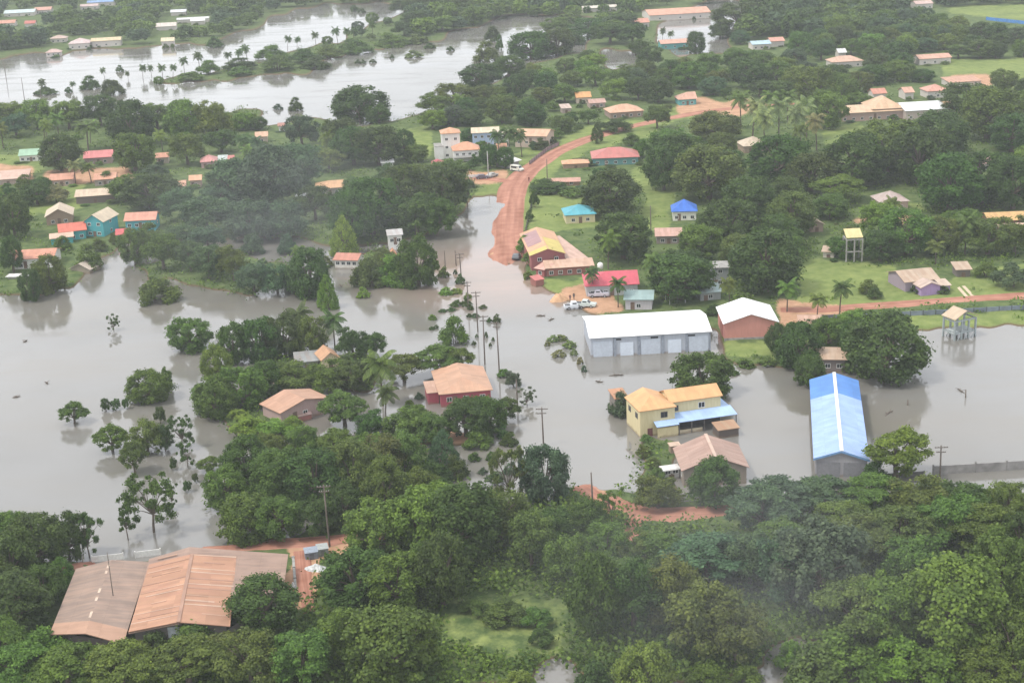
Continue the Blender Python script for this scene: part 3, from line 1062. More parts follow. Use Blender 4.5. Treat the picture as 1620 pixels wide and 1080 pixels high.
b = MB(); b.slab([rb2, Vector((bq[1].x, bq[1].y, 3.5)), Vector((bq[2].x, bq[2].y, 3.5)), Vector((bq[3].x, bq[3].y, 5.15))]); b.slab([rb2, Vector((bq[3].x, bq[3].y, 5.15)), Vector((bq[4].x, bq[4].y, 4.15)), q[0] + Vector((0, 0, -0.25))])
b.build('older_roof', roof_mat((0.28, 0.195, 0.155), 0.3, (0.42, 0.28, 0.21), rough=0.75, sheet=0.05), root)
b = MB()
o = [q[0].lerp(q[2], 0.05), q[1].lerp(q[3], 0.05), Vector((bq[1].x, bq[1].y, 0)).lerp(q[3], 0.06), Vector((bq[2].x, bq[2].y, 0)).lerp(q[0], 0.05), q[3].lerp(q[1], 0.05)]
for i in range(len(o)):
    p0, p1 = o[i], o[(i + 1) % len(o)]
    zt = 3.2 if i in (1, 2, 3) else 4.1
    b.poly([(p0.x, p0.y, -1), (p1.x, p1.y, -1), (p1.x, p1.y, zt), (p0.x, p0.y, zt)])
p0, p1 = o[0], o[1]
b.poly([(p0.x, p0.y, 4.1), (p1.x, p1.y, 4.1), (rf.x, rf.y + 0.5, 5.2)])
b.build('wall', wall_mat((0.2, 0.175, 0.165)), root)
fd = (o[1] - o[0]).normalized()
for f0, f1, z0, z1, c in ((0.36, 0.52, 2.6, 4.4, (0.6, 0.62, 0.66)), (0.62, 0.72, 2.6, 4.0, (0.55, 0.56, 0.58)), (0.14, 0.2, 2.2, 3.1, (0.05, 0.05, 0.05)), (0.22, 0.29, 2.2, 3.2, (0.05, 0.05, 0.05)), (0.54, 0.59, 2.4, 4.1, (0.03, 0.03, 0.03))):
    b = MB()
    A, B = o[0].lerp(o[1], f0), o[0].lerp(o[1], f1)
    n_ = Vector((fd.y, -fd.x, 0)) * 0.06
    b.poly([(A.x + n_.x, A.y + n_.y, z0), (B.x + n_.x, B.y + n_.y, z0), (B.x + n_.x, B.y + n_.y, z1), (A.x + n_.x, A.y + n_.y, z1)])
    b.poly([(A.x, A.y, z1), (A.x + n_.x, A.y + n_.y, z1), (B.x + n_.x, B.y + n_.y, z1), (B.x, B.y, z1)])
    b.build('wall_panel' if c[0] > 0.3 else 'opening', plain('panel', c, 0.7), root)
seen(root, [a + p for p in q] + [a + Vector((q[0].x, q[0].y, 2.3)), a + Vector((bq[2].x, bq[2].y, 3.5)), a + Vector((bq[3].x, bq[3].y, 5.1))], 'the rusty orange shed')

# --- houses on the flooded middle island
t, M, W, D, RM = house('flooded_house', 'square house with wide dusty orange roof and crimson walls standing in water', 'the crimson-walled house', (694, 624), (780, 616), 2.9, C=(677, 587), roof='hipfront', rise=1.3, inset=5.2,
                       rc=(0.47, 0.285, 0.19), rust=0.35, rustc=(0.5, 0.27, 0.17), wc=(0.38, 0.07, 0.1), win=(3, 2, 0))
house('step_roof', 'narrow dusty orange roof stepped onto the crimson-walled house', None, (675, 622), (696, 620), 2.5, d=6, roof='shed', rise=0.4, rc=(0.47, 0.3, 0.22), rust=0.3, wc=(0.38, 0.07, 0.1), win=(0, 0, 0), door=False, cat='shed', over=0.25, yaw=9)
house('gabled_house', 'orange gabled house with red and white porch, trees on both sides', 'the orange gabled house', (443, 654), (524, 629), 3.0, C=(428, 633), roof='gy', rise=1.4, rc=(0.48, 0.285, 0.195), rust=0.35, wc=(0.42, 0.3, 0.28), win=(1, 1, 0))
house('porch_steps', 'little stepped porch of pale red boards below the orange gabled house', None, (472, 659), (490, 652), 1.2, d=2.0, roof='shed', rise=0.5, rc=(0.5, 0.36, 0.33), rust=0.3, wc=(0.4, 0.16, 0.14), win=(0, 0, 0), door=False, cat='porch', over=0.15, yaw=28)
house('cottage', 'small cottage with orange roof and cream front among the island trees', 'the small cream cottage', (508, 571), (539, 566), 2.6, C=(499, 558), roof='gy', rise=1.6, rc=ORANGE, rust=0.25, wc=(0.62, 0.5, 0.36), win=(0, 0, 0))
house('grey_outhouse', 'grey tin roof beside the small cream cottage', None, (466, 574), (506, 570), 2.0, d=5, roof='shed', rise=0.8, rc=(0.28, 0.3, 0.3), rust=0.2, wc=(0.25, 0.25, 0.24), win=(0, 0, 0), cat='shed')
house('half_house', 'little white house with brick-red roof at the water, conical tree behind it', 'the little brick-red roofed house', (526, 411), (566, 412), 2.5, d=6.5, roof='gx', rise=1.1, rc=(0.5, 0.22, 0.16), rust=0.25, wc=(0.66, 0.64, 0.6), win=(4, 1, 0), door=False)
house('orange_hut', 'tiny orange hut roof behind broad bushes', None, (615, 406), (629, 405), 2.6, d=3.5, roof='gy', rise=1.6, rc=(0.6, 0.3, 0.18), rust=0.2, wc=(0.5, 0.3, 0.2), win=(0, 0, 0), cat='hut')
house('white_house', 'white house deep under dark trees with grey roof', None, (612, 373), (638, 371), 4.4, d=6, roof='gx', rise=1.0, rc=(0.45, 0.45, 0.44), rust=0.15, wc=(0.7, 0.7, 0.68), win=(2, 1, 0), storeys=1, wz=2.4)
house('tree_house', 'orange-roofed house with white clutter at its door, wrapped by trees', 'the tree-wrapped orange house', (498, 299), (545, 296), 3.0, d=9, roof='hipleft', rise=1.5, rc=(0.6, 0.36, 0.2), rust=0.2, wc=(0.36, 0.33, 0.3), win=(2, 1, 0))

# --- right bank by the road head
GYC = dict(rise=2.0)
a, W, D, ang = frame_of((838, 405), (896, 401), 4.6, C=(841.5, 368.5))
t = empty('road_house', (a.x, a.y, 0), ang)
tag(t, 'two-storey roadside house with yellow, orange and mauve roof sheets', 'house')
M = Matrix.Identity(4)
block(t, M, W, D, 4.6, 'gy', 1.6, roof_mat((0.58, 0.34, 0.2), 0.15, sheet=0.08), wall_mat((0.3, 0.1, 0.1)), 0.4)
ly = MB(); mv = MB(); rd = MB()
hh, rs = 4.6, 1.6
def sl(mb, side, y0, y1, f0=0.0, f1=1.0, up=0.02):
    x = lambda f: (W / 2) * f if side == 0 else W - (W / 2) * f
    pts = [(x(f0), y0, hh + rs * f0 + up), (x(f0), y1, hh + rs * f0 + up), (x(f1), y1, hh + rs * f1 + up), (x(f1), y0, hh + rs * f1 + up)]
    mb.slab(pts, 0.03)
sl(ly, 1, -0.05, D * 0.55, 0.06, 0.94); sl(ly, 0, -0.05, D * 0.14, 0.02, 0.98)
sl(mv, 0, D * 0.34, D * 0.9, 0.1, 0.9)
ly.build('yellow_sheet', roof_mat((0.56, 0.46, 0.13), 0.12, sheet=0.06), t)
mv.build('mauve_sheet', roof_mat((0.36, 0.22, 0.22), 0.12, sheet=0.06), t)
put_windows(t, M, W, D, 2, 1, 0, z=2.9, o=0.4)
put_windows(t, M, W, D, 2, 0, 0, z=0.6, o=0.4)
RM = Matrix.Translation((a.x, a.y, 0)) @ Matrix.Rotation(ang, 4, 'Z')
seen(t, [RM @ Vector(v) for v in ((0, 0, 0.5), (W, 0, 0.5), (0, 0, 4.6), (W, 0, 4.6), (0, D, 4.6), (W, D, 4.6), (W / 2, D, 6.2))], 'the yellow-roofed roadside house')
house('pink_roof_annex', 'broad dusty pink lean-to roof behind the yellow-roofed roadside house', 'the dusty pink annex', (898, 411), (930, 407), 3.2, C=(901, 374), roof='shed', rise=0.6, rc=(0.56, 0.38, 0.3), rust=0.2, wc=(0.36, 0.15, 0.12), win=(0, 1, 0), door=False)
house('row_building', 'long low building with tan roof and brick-red front wall by the roadside', 'the brick-red row building', (862, 425), (941, 420), 2.8, d=5, roof='shed', rise=0.8, rc=(0.56, 0.38, 0.28), rust=0.3, wc=(0.3, 0.11, 0.09), win=(5, 0, 0))
house('stall', 'small roadside stall with pink roof under the roadside house', 'the pink roadside stall', (844, 424), (861, 427), 2.6, d=4, roof='shed', rise=0.7, rc=(0.6, 0.36, 0.3), rust=0.2, wc=(0.36, 0.1, 0.1), win=(1, 0, 0), door=False, cat='stall')
house('red_stall', 'tiny red roofed stall at the water edge below the roadside house', None, (847, 444), (862, 441), 1.8, d=3, roof='shed', rise=0.5, rc=(0.52, 0.16, 0.15), rust=0.2, wc=(0.3, 0.12, 0.1), win=(0, 0, 0), door=False, cat='stall', over=0.2)
house('red_roof_house', 'house with a clean bright red hipped roof behind the parked pickups', 'the bright red roofed house', (925, 453), (1012, 449), 3.3, d=11, roof='hipleft', rise=2.0, rc=(0.56, 0.1, 0.13), rust=0.06, rustc=(0.5, 0.2, 0.2), wc=(0.42, 0.43, 0.44), win=(4, 1, 0))
house('grey_green_house', 'small pale house with grey-green tin roof, behind the long white warehouse', 'the grey-green roofed house', (986, 474), (1034, 474), 3.1, d=8, roof='gx', rise=1.2, rc=(0.26, 0.36, 0.35), rust=0.12, rustc=(0.3, 0.33, 0.3), wc=(0.5, 0.47, 0.49), win=(1, 1, 0))
house('teal_roof_house', 'cream house with turquoise hipped roof on the grass beside the dirt road', 'the turquoise-roofed cream house', (893, 341), (944, 338), 3.1, d=9, roof='hip', rise=2.0, rc=(0.1, 0.38, 0.45), rust=0.08, rustc=(0.3, 0.45, 0.45), wc=(0.6, 0.53, 0.33), win=(2, 2, 0))
house('blue_roof_house', 'white cottage with bright blue pyramid roof on a lawn', 'the blue pyramid-roofed cottage', (1062, 335), (1104, 334), 3.3, d=8, roof='hip', rise=2.6, rc=(0.05, 0.16, 0.56), rust=0.05, rustc=(0.15, 0.3, 0.6), wc=(0.7, 0.69, 0.62), win=(3, 1, 1), inset=3.6)
house('low_house', 'low house with rusty pink roof and grey back slope between big trees', 'the low rusty pink house', (1036, 374), (1080, 373), 2.8, d=9, roof='gx', rise=1.2, rc=(0.54, 0.34, 0.28), rust=0.3, wc=(0.28, 0.24, 0.22), win=(2, 1, 0))
house('grey_block', 'bare grey concrete two-storey block with flat roof among trees', 'the flat-roofed concrete block', (1124, 424), (1155, 423), 5.2, d=6, roof='flat', rise=0.1, rc=CONCRETE, wc=(0.3, 0.32, 0.33), win=(1, 0, 0), storeys=2, cat='building', over=0.3)
house('teal_shed', 'pale teal tin shed roof beside the flat-roofed concrete block', None, (1106, 464), (1144, 461), 2.6, d=5, roof='shed', rise=0.9, rc=(0.4, 0.52, 0.52), rust=0.2, wc=(0.3, 0.32, 0.32), win=(1, 0, 0), cat='shed')
house('tin_annex', 'tan roof of a low annex behind the salmon-walled warehouse', None, (1262, 513), (1302, 513), 2.6, d=7, roof='gx', rise=1.0, rc=(0.5, 0.33, 0.25), rust=0.3, wc=(0.34, 0.25, 0.2), win=(0, 0, 0))
house('tan_house', 'tan-roofed house in the water just behind the blue-roofed warehouse', 'the tan house behind the blue warehouse', (1279, 568), (1341, 569), 3.0, d=8, roof='gx', rise=1.2, rc=(0.5, 0.37, 0.27), rust=0.25, wc=(0.2, 0.17, 0.16), win=(3, 1, 0))

# --- right side
t, M, W, D, RM = house('purple_house', 'house with tan gable roof and lilac front wing beside the right bank road', 'the lilac-fronted house', (1431, 447), (1488, 441), 3.0, d=10, roof='gx', rise=1.5, rc=TAN, rust=0.3, wc=(0.33, 0.27, 0.33), win=(2, 1, 0))
block(t, Matrix.Translation((W * 0.22, -4.2, 0)), W * 0.6, 4.4, 2.6, 'gy', 1.1, roof_mat((0.5, 0.39, 0.33), 0.2), wall_mat((0.36, 0.25, 0.46)), 0.35)
block(t, Matrix.Translation((W * 0.83, -3.4, 0)), W * 0.3, 3.5, 2.3, 'shed', 0.7, roof_mat((0.52, 0.42, 0.33), 0.2), wall_mat((0.33, 0.23, 0.42)), 0.3)
house('tin_hut', 'little tan-roofed hut on the grass beyond the plank walkway', 'the little grassland hut', (1512, 427), (1539, 426), 2.5, d=5, roof='shed', rise=0.7, rc=TAN, rust=0.25, wc=(0.16, 0.14, 0.13), win=(0, 0, 0), cat='hut')
house('pink_cottage', 'pale pinkish cottage with hipped roof and white posts on a lawn below dark trees', 'the pale pink cottage', (1392, 321), (1440, 318), 3.1, d=9, roof='hip', rise=2.3, rc=(0.46, 0.38, 0.35), rust=0.25, wc=(0.46, 0.36, 0.32), win=(2, 1, 0))
house('long_orange_house', 'long house with yellow-orange roof and dark red walls on the right bank', 'the long yellow-orange roofed house', (1564, 350), (1660, 346), 3.2, d=9, roof='gx', rise=1.3, rc=(0.58, 0.36, 0.15), rust=0.2, wc=(0.2, 0.07, 0.06), win=(5, 0, 1))
house('verandah', 'cream verandah roof before the long yellow-orange roofed house', None, (1581, 361), (1650, 358), 2.3, d=3, roof='shed', rise=0.5, rc=(0.6, 0.44, 0.33), rust=0.2, wc=(0.26, 0.12, 0.1), win=(3, 0, 0), door=False, cat='porch')
house('buried_house', 'small tan roof nearly buried in bushes near the lookout frame', None, (1281, 357), (1306, 355), 2.6, d=6, roof='gy', rise=1.1, rc=TAN, rust=0.2, wc=(0.34, 0.26, 0.2), win=(0, 0, 0))
house('small_white_shed', 'very small white-fronted shed under trees near the lookout frame', None, (1299, 398), (1322, 399), 2.2, d=4, roof='shed', rise=0.6, rc=(0.5, 0.38, 0.28), rust=0.2, wc=(0.6, 0.55, 0.48), win=(0, 0, 0), cat='shed')
house('tan_hut', 'pale hipped hut at the edge of a sunny clearing', 'the pale hut in the clearing', (1176, 232), (1218, 229), 3.0, d=9, roof='hip', rise=2.4, rc=(0.6, 0.5, 0.38), rust=0.12, wc=(0.36, 0.27, 0.2), win=(1, 1, 0), cat='hut')

t, M, W, D, RM = house('school', 'long school with peach roofs, a raised hipped middle and brick-banded walls', 'the long school', (1329, 180), (1447, 180), 3.8, d=13, roof='gx', rise=1.8, rc=(0.62, 0.44, 0.29), rust=0.1, wc=(0.42, 0.3, 0.26), win=(8, 0, 0), cat='school', yaw=3)
block(t, Matrix.Translation((W * 0.46, 0.8, 0)), W * 0.46, 15, 4.6, 'hip', 3.6, roof_mat((0.62, 0.42, 0.27), 0.1), wall_mat((0.42, 0.3, 0.26)), 0.5)
house('school_wing', 'bright white roofed wing joined to the long school', 'the white school wing', (1432, 176), (1500, 170), 4.0, d=16, roof='gx', rise=1.8, rc=(0.8, 0.82, 0.83), rust=0.05, wc=(0.5, 0.42, 0.38), win=(4, 1, 0), cat='school', yaw=5)
house('school_end', 'peach end block at the far side of the white school wing', None, (1498, 171), (1517, 168), 4.2, d=10, roof='gx', rise=1.6, rc=(0.6, 0.4, 0.26), rust=0.1, wc=(0.5, 0.36, 0.26), win=(1, 1, 0), door=False, cat='school', yaw=5)

# --- around the road to the north
a, W, D, ang = frame_of((697, 212), (728, 209), 9.4, d=7, yaw=6)
t = empty('tower_house', (a.x, a.y, 0), ang)
tag(t, 'tall white three-storey house with small orange roof and lower wing beside the dirt road', 'house')
M = Matrix.Identity(4)
WW = wall_mat((0.74, 0.73, 0.71))
block(t, M, W, D, 9.4, 'hip', 1.5, roof_mat((0.6, 0.33, 0.2), 0.15), WW, 0.4)
for k in range(3): put_windows(t, M, W, D, 2, 1, 1, z=1.2 + 2.8 * k, o=0.4)
a2 = G(716, 239, 4.6) - a
ML = Matrix.Rotation(-ang, 4, 'Z')
v = ML @ Vector((a2.x, a2.y, 0))
W2 = (G(760, 238.5, 4.6) - G(716, 239, 4.6)).length
block(t, Matrix.Translation((v.x, v.y, 0)), W2, 8, 4.6, 'hip', 2.2, roof_mat((0.62, 0.32, 0.2), 0.15), WW, 0.5)
put_windows(t, Matrix.Translation((v.x, v.y, 0)), W2, 8, 4, 0, 0, z=2.6, o=0.5)
b = MB(); b.box(v.x - 0.2, v.x + W2, v.y - 1.4, v.y + 0.4, 2.2, 2.4); b.build('balcony_floor', CONCRETE, t)
b = MB()
for k in range(24): b.box(v.x + W2 * k / 24, v.x + W2 * k / 24 + 0.06, v.y - 1.35, v.y - 1.29, 2.4, 3.2)
b.box(v.x, v.x + W2, v.y - 1.36, v.y - 1.28, 3.2, 3.28); b.build('railing', FRAMEW, t)
block(t, Matrix.Translation((-2.4, -0.5, 0)), 3.2, 6, 5.2, 'flat', 0.1, CONCRETE, WW, 0.15)
RM = Matrix.Translation((a.x, a.y, 0)) @ Matrix.Rotation(ang, 4, 'Z')
seen(t, [RM @ Vector(q) for q in ((-2, 0, 0.6), (W, 0, 0.6), (0, 0, 10), (W, 0, 10), (0, D, 9.4), (v.x + W2, v.y, 1), (v.x + W2, v.y + 8, 6))], 'the white tower house')
house('gazebo_stall', 'small red-roofed gazebo at the foot of the white tower house', None, (682, 260), (702, 259), 2.6, d=5, roof='hip', rise=1.2, rc=(0.5, 0.13, 0.15), rust=0.1, wc=(0.3, 0.2, 0.2), win=(0, 0, 0), door=False, cat='gazebo', over=0.3)
house('blue_long_house', 'long pale-blue two-storey house with cream roof behind the white tower house', 'the pale-blue long house', (745, 211), (790, 209), 5.6, d=9, roof='gx', rise=1.2, rc=(0.62, 0.52, 0.38), rust=0.15, wc=(0.38, 0.48, 0.66), win=(4, 1, 0), storeys=2, wz=0.9)
house('white_hall', 'white two-storey building between the pale-blue long house and the orange market hall', None, (786, 213), (806, 212), 5.2, d=7, roof='gx', rise=1.0, rc=(0.6, 0.52, 0.42), rust=0.15, wc=(0.7, 0.69, 0.66), win=(3, 0, 0), storeys=2, wz=0.9)
house('orange_porch_house', 'small orange-roofed house in front of the pale-blue long house', None, (786, 236), (803, 235), 3.2, d=6, roof='gx', rise=1.4, rc=(0.6, 0.32, 0.2), rust=0.15, wc=(0.66, 0.6, 0.52), win=(2, 0, 0))
house('market_hall', 'long market hall with pale orange roof beside the dirt road', 'the orange market hall', (812, 215), (865, 216), 4.8, d=11, roof='gx', rise=1.6, rc=(0.6, 0.38, 0.25), rust=0.2, wc=(0.5, 0.4, 0.33), win=(4, 1, 0), storeys=1, wz=2.0, cat='market hall')
house('white_awning', 'white sloping awning on posts at the roadside north of the junction', None, (803, 259), (826, 253), 2.4, d=7, roof='shed', rise=1.2, rc=(0.7, 0.7, 0.68), rust=0.1, wc=(0.3, 0.3, 0.3), win=(0, 0, 0), door=False, cat='awning', over=0.8)
house('red_hip_house', 'house with dull red hipped roof and green-teal walls by the road bend', 'the dull red hipped house', (936, 251), (1012, 248), 3.1, d=12, roof='hip', rise=2.4, rc=(0.48, 0.17, 0.15), rust=0.25, rustc=(0.4, 0.2, 0.16), wc=(0.1, 0.26, 0.26), win=(5, 1, 1))
house('low_orange_hut', 'low open hut with flat orange roof beside a clipped hedge', 'the low orange roadside hut', (889, 260), (933, 258), 2.2, d=6, roof='hip', rise=0.9, rc=(0.62, 0.34, 0.2), rust=0.15, wc=(0.36, 0.24, 0.16), win=(0, 0, 0), cat='hut')
house('unroofed_walls', 'low red-brown building with flat dusty roof beside the road junction', None, (863, 289), (919, 287), 2.0, d=6, roof='flat', rise=0.1, rc=(0.5, 0.27, 0.2), rust=0.3, wc=(0.3, 0.2, 0.14), win=(2, 0, 0), door=False, cat='building')
house('verandah_house', 'orange-roofed bungalow with white verandah at the top of the road', 'the bungalow above the road', (965, 179), (1015, 173), 3.0, d=11, roof='hip', rise=2.2, rc=(0.6, 0.36, 0.24), rust=0.15, wc=(0.3, 0.22, 0.18), win=(4, 1, 0), yaw=10)
house('orange_gable_hut', 'small vivid orange gable among dark trees above the road', 'the vivid orange gable', (911, 155), (936, 155), 3.0, d=7, roof='gx', rise=1.8, rc=(0.62, 0.33, 0.14), rust=0.1, wc=(0.6, 0.5, 0.4), win=(1, 0, 0), yaw=5)
house('dull_row', 'row of dull pink roofs beside the vivid orange gable', None, (932, 164), (960, 163), 2.6, d=7, roof='gx', rise=1.2, rc=(0.46, 0.3, 0.25), rust=0.3, wc=(0.4, 0.3, 0.26), win=(2, 0, 0), yaw=8)
house('tin_stub', 'pale tin-roofed shack lowest of the roofs near the vivid orange gable', None, (888, 172), (905, 171), 2.6, d=6, roof='shed', rise=0.8, rc=(0.52, 0.42, 0.36), rust=0.3, wc=(0.4, 0.32, 0.28), win=(0, 0, 0), cat='shack', yaw=8)
house('teal_hut', 'teal-walled hut with salmon roof beside the pale sandy yard', 'the teal-walled hut', (1073, 158), (1104, 158), 3.0, d=9, roof='hipleft', rise=2.2, rc=(0.56, 0.33, 0.24), rust=0.15, wc=(0.1, 0.36, 0.36), win=(2, 0, 0), yaw=5, cat='hut')

# --- left village
house('green_roof_house', 'white cottage with pale green roof on a lawn', 'the pale green roofed cottage', (28, 247), (66, 246), 2.9, d=9, roof='gx', rise=1.6, rc=(0.3, 0.46, 0.32), rust=0.05, rustc=(0.4, 0.5, 0.4), wc=(0.7, 0.7, 0.66), win=(4, 1, 0), yaw=6)
house('pink_red_house', 'house with faded strawberry-red roof behind a round dark tree', 'the strawberry-red roofed house', (131, 251), (177, 249), 3.0, d=10, roof='gx', rise=1.7, rc=(0.58, 0.2, 0.19), rust=0.08, wc=(0.4, 0.3, 0.28), win=(2, 1, 0), yaw=8)
house('salmon_hut', 'small salmon roof in trees beyond the strawberry-red roofed house', None, (245, 250), (267, 249), 2.8, d=6, roof='gx', rise=1.2, rc=SALMON, rust=0.1, wc=(0.6, 0.5, 0.42), win=(1, 0, 0), yaw=6)
house('pink_market', 'faded pink roof in a cluttered yard of the left village', 'the faded pink roof', (316, 257), (343, 256), 2.8, d=8, roof='hip', rise=1.6, rc=(0.56, 0.27, 0.25), rust=0.15, wc=(0.45, 0.3, 0.28), win=(1, 1, 0), yaw=8)
house('pale_teal_shack', 'pale grey-teal shack roof beside the faded pink roof', None, (344, 254), (360, 253), 2.4, d=6, roof='shed', rise=0.7, rc=(0.5, 0.56, 0.54), rust=0.1, wc=(0.4, 0.4, 0.4), win=(0, 0, 0), cat='shack', yaw=8)
house('red_shack', 'short red shack roof at the end of the cluttered yard', None, (360, 253), (371, 252), 2.5, d=6, roof='gx', rise=1.0, rc=(0.55, 0.2, 0.18), rust=0.1, wc=(0.4, 0.2, 0.18), win=(0, 0, 0), cat='shack', yaw=8)
house('dusty_flat_house', 'wide dusty pink flat roof at the picture edge by a lawn', None, (-20, 286), (44, 280), 2.6, d=13, roof='shed', rise=0.6, rc=(0.56, 0.38, 0.3), rust=0.15, wc=(0.4, 0.3, 0.26), win=(2, 0, 0), yaw=10)
house('salmon_row_house', 'salmon-roofed house above the long tan-roofed barn', 'the salmon row house', (77, 286), (116, 283), 2.8, d=10, roof='gx', rise=1.2, rc=SALMON, rust=0.15, wc=(0.46, 0.32, 0.28), win=(2, 0, 0), yaw=8)
house('salmon_cottage', 'salmon cottage roof beside a yellow-green lawn above the long barn', None, (147, 285), (183, 283), 2.8, d=10, roof='gx', rise=1.2, rc=(0.57, 0.3, 0.2), rust=0.15, wc=(0.36, 0.3, 0.26), win=(2, 1, 0), yaw=8)
house('long_barn', 'long barn with bent tan roof and dark open front', 'the long tan barn', (117, 312), (182, 307), 3.0, d=11, roof='gx', rise=1.2, rc=(0.56, 0.45, 0.33), rust=0.2, wc=(0.16, 0.13, 0.11), win=(0, 0, 0), cat='barn', yaw=7)
house('cream_gable_house', 'cream gabled house with brown walls behind the turquoise houses', 'the cream gabled house', (70, 344), (115, 341), 3.2, d=10, roof='gy', rise=2.2, rc=(0.58, 0.48, 0.36), rust=0.2, wc=(0.3, 0.22, 0.16), win=(2, 0, 1), yaw=12)
t, M, W, D, RM = house('turquoise_red_house', 'turquoise house with bright red roof and cream porch at the flood edge', 'the turquoise house with the red roof', (92, 368), (131, 359), 3.3, d=8, roof='gx', rise=1.6, rc=(0.58, 0.16, 0.11), rust=0.08, wc=(0.06, 0.36, 0.38), win=(3, 1, 1), yaw=16)
block(t, Matrix.Translation((-2.6, -3.4, 0)), W * 0.85, 3.6, 2.5, 'shed', 0.7, roof_mat((0.62, 0.44, 0.33), 0.15), wall_mat((0.06, 0.36, 0.38)), 0.4)
house('turquoise_gable_house', 'tall turquoise house with cream gable roof in the turquoise row', 'the tall turquoise gable house', (130, 351), (160, 353), 5.0, d=10, roof='gy', rise=2.2, rc=(0.62, 0.52, 0.38), rust=0.12, wc=(0.06, 0.36, 0.4), win=(2, 1, 1), storeys=2, yaw=-14)
house('turquoise_long_house', 'long turquoise house with salmon roof at the end of the turquoise row', 'the long turquoise house', (195, 350), (245, 349), 4.0, d=8, roof='gx', rise=1.6, rc=(0.58, 0.28, 0.2), rust=0.1, wc=(0.07, 0.36, 0.42), win=(4, 1, 0), yaw=2, wz=2.0)
house('turquoise_hut', 'small turquoise hut with crimson roof in front of the long turquoise house', None, (182, 372), (206, 371), 2.6, d=5, roof='gx', rise=1.2, rc=(0.55, 0.12, 0.12), rust=0.08, wc=(0.07, 0.36, 0.38), win=(1, 0, 0), cat='hut', yaw=8)
house('white_red_house', 'white house with salmon-red roof at the edge of the flood', 'the white house with salmon roof', (18, 411), (75, 414), 3.4, d=10, roof='gx', rise=1.4, rc=(0.58, 0.27, 0.18), rust=0.12, wc=(0.68, 0.67, 0.65), win=(3, 1, 0), yaw=3)
house('sunk_roof', 'tan roof of a sunken boathouse poking out of the water', 'the sunken tan roof', (108, 425), (131, 431), 1.2, d=6, roof='gy', rise=1.6, rc=(0.56, 0.48, 0.4), rust=0.15, wc=(0.3, 0.26, 0.2), win=(0, 0, 0), door=False, cat='boathouse', yaw=-20)
house('white_yard_wall', 'low white-roofed shelter in the water below the white house with salmon roof', None, (8, 438), (48, 437), 1.2, d=3, roof='flat', rise=0.1, rc=(0.72, 0.72, 0.7), rust=0.15, wc=(0.5, 0.48, 0.45), win=(0, 0, 0), door=False, cat='shelter')
house('orange_stub', 'small peach roof in the haze between the palms', None, (403, 217), (424, 216), 3.0, d=6, roof='gx', rise=1.4, rc=(0.6, 0.38, 0.26), rust=0.1, wc=(0.5, 0.4, 0.32), win=(1, 0, 0), yaw=6)
house('white_stub', 'tiny white and red hut at the edge of the lake', None, (439, 200), (452, 199), 2.6, d=4, roof='gx', rise=1.0, rc=(0.4, 0.2, 0.16), rust=0.1, wc=(0.7, 0.68, 0.66), win=(0, 0, 0), cat='hut', yaw=6)
house('yard_house', 'salmon roof patched with white in the trees of the left village', None, (270, 296), (294, 294), 2.8, d=8, roof='gx', rise=1.2, rc=(0.57, 0.32, 0.22), rust=0.15, wc=(0.5, 0.36, 0.3), win=(1, 0, 0), yaw=6)
house('yard_house', 'small peach-orange roof tallest in the trees of the left village', None, (298, 286), (319, 285), 3.0, d=6, roof='gx', rise=1.2, rc=(0.62, 0.36, 0.22), rust=0.1, wc=(0.5, 0.36, 0.3), win=(1, 0, 0), yaw=6)
house('white_tarp_shed', 'small white-roofed shed under the trees near the wooded road end', None, (602, 258), (624, 257), 2.4, d=6, roof='shed', rise=0.7, rc=(0.74, 0.74, 0.74), rust=0.05, wc=(0.5, 0.5, 0.5), win=(0, 0, 0), cat='shed', yaw=6)

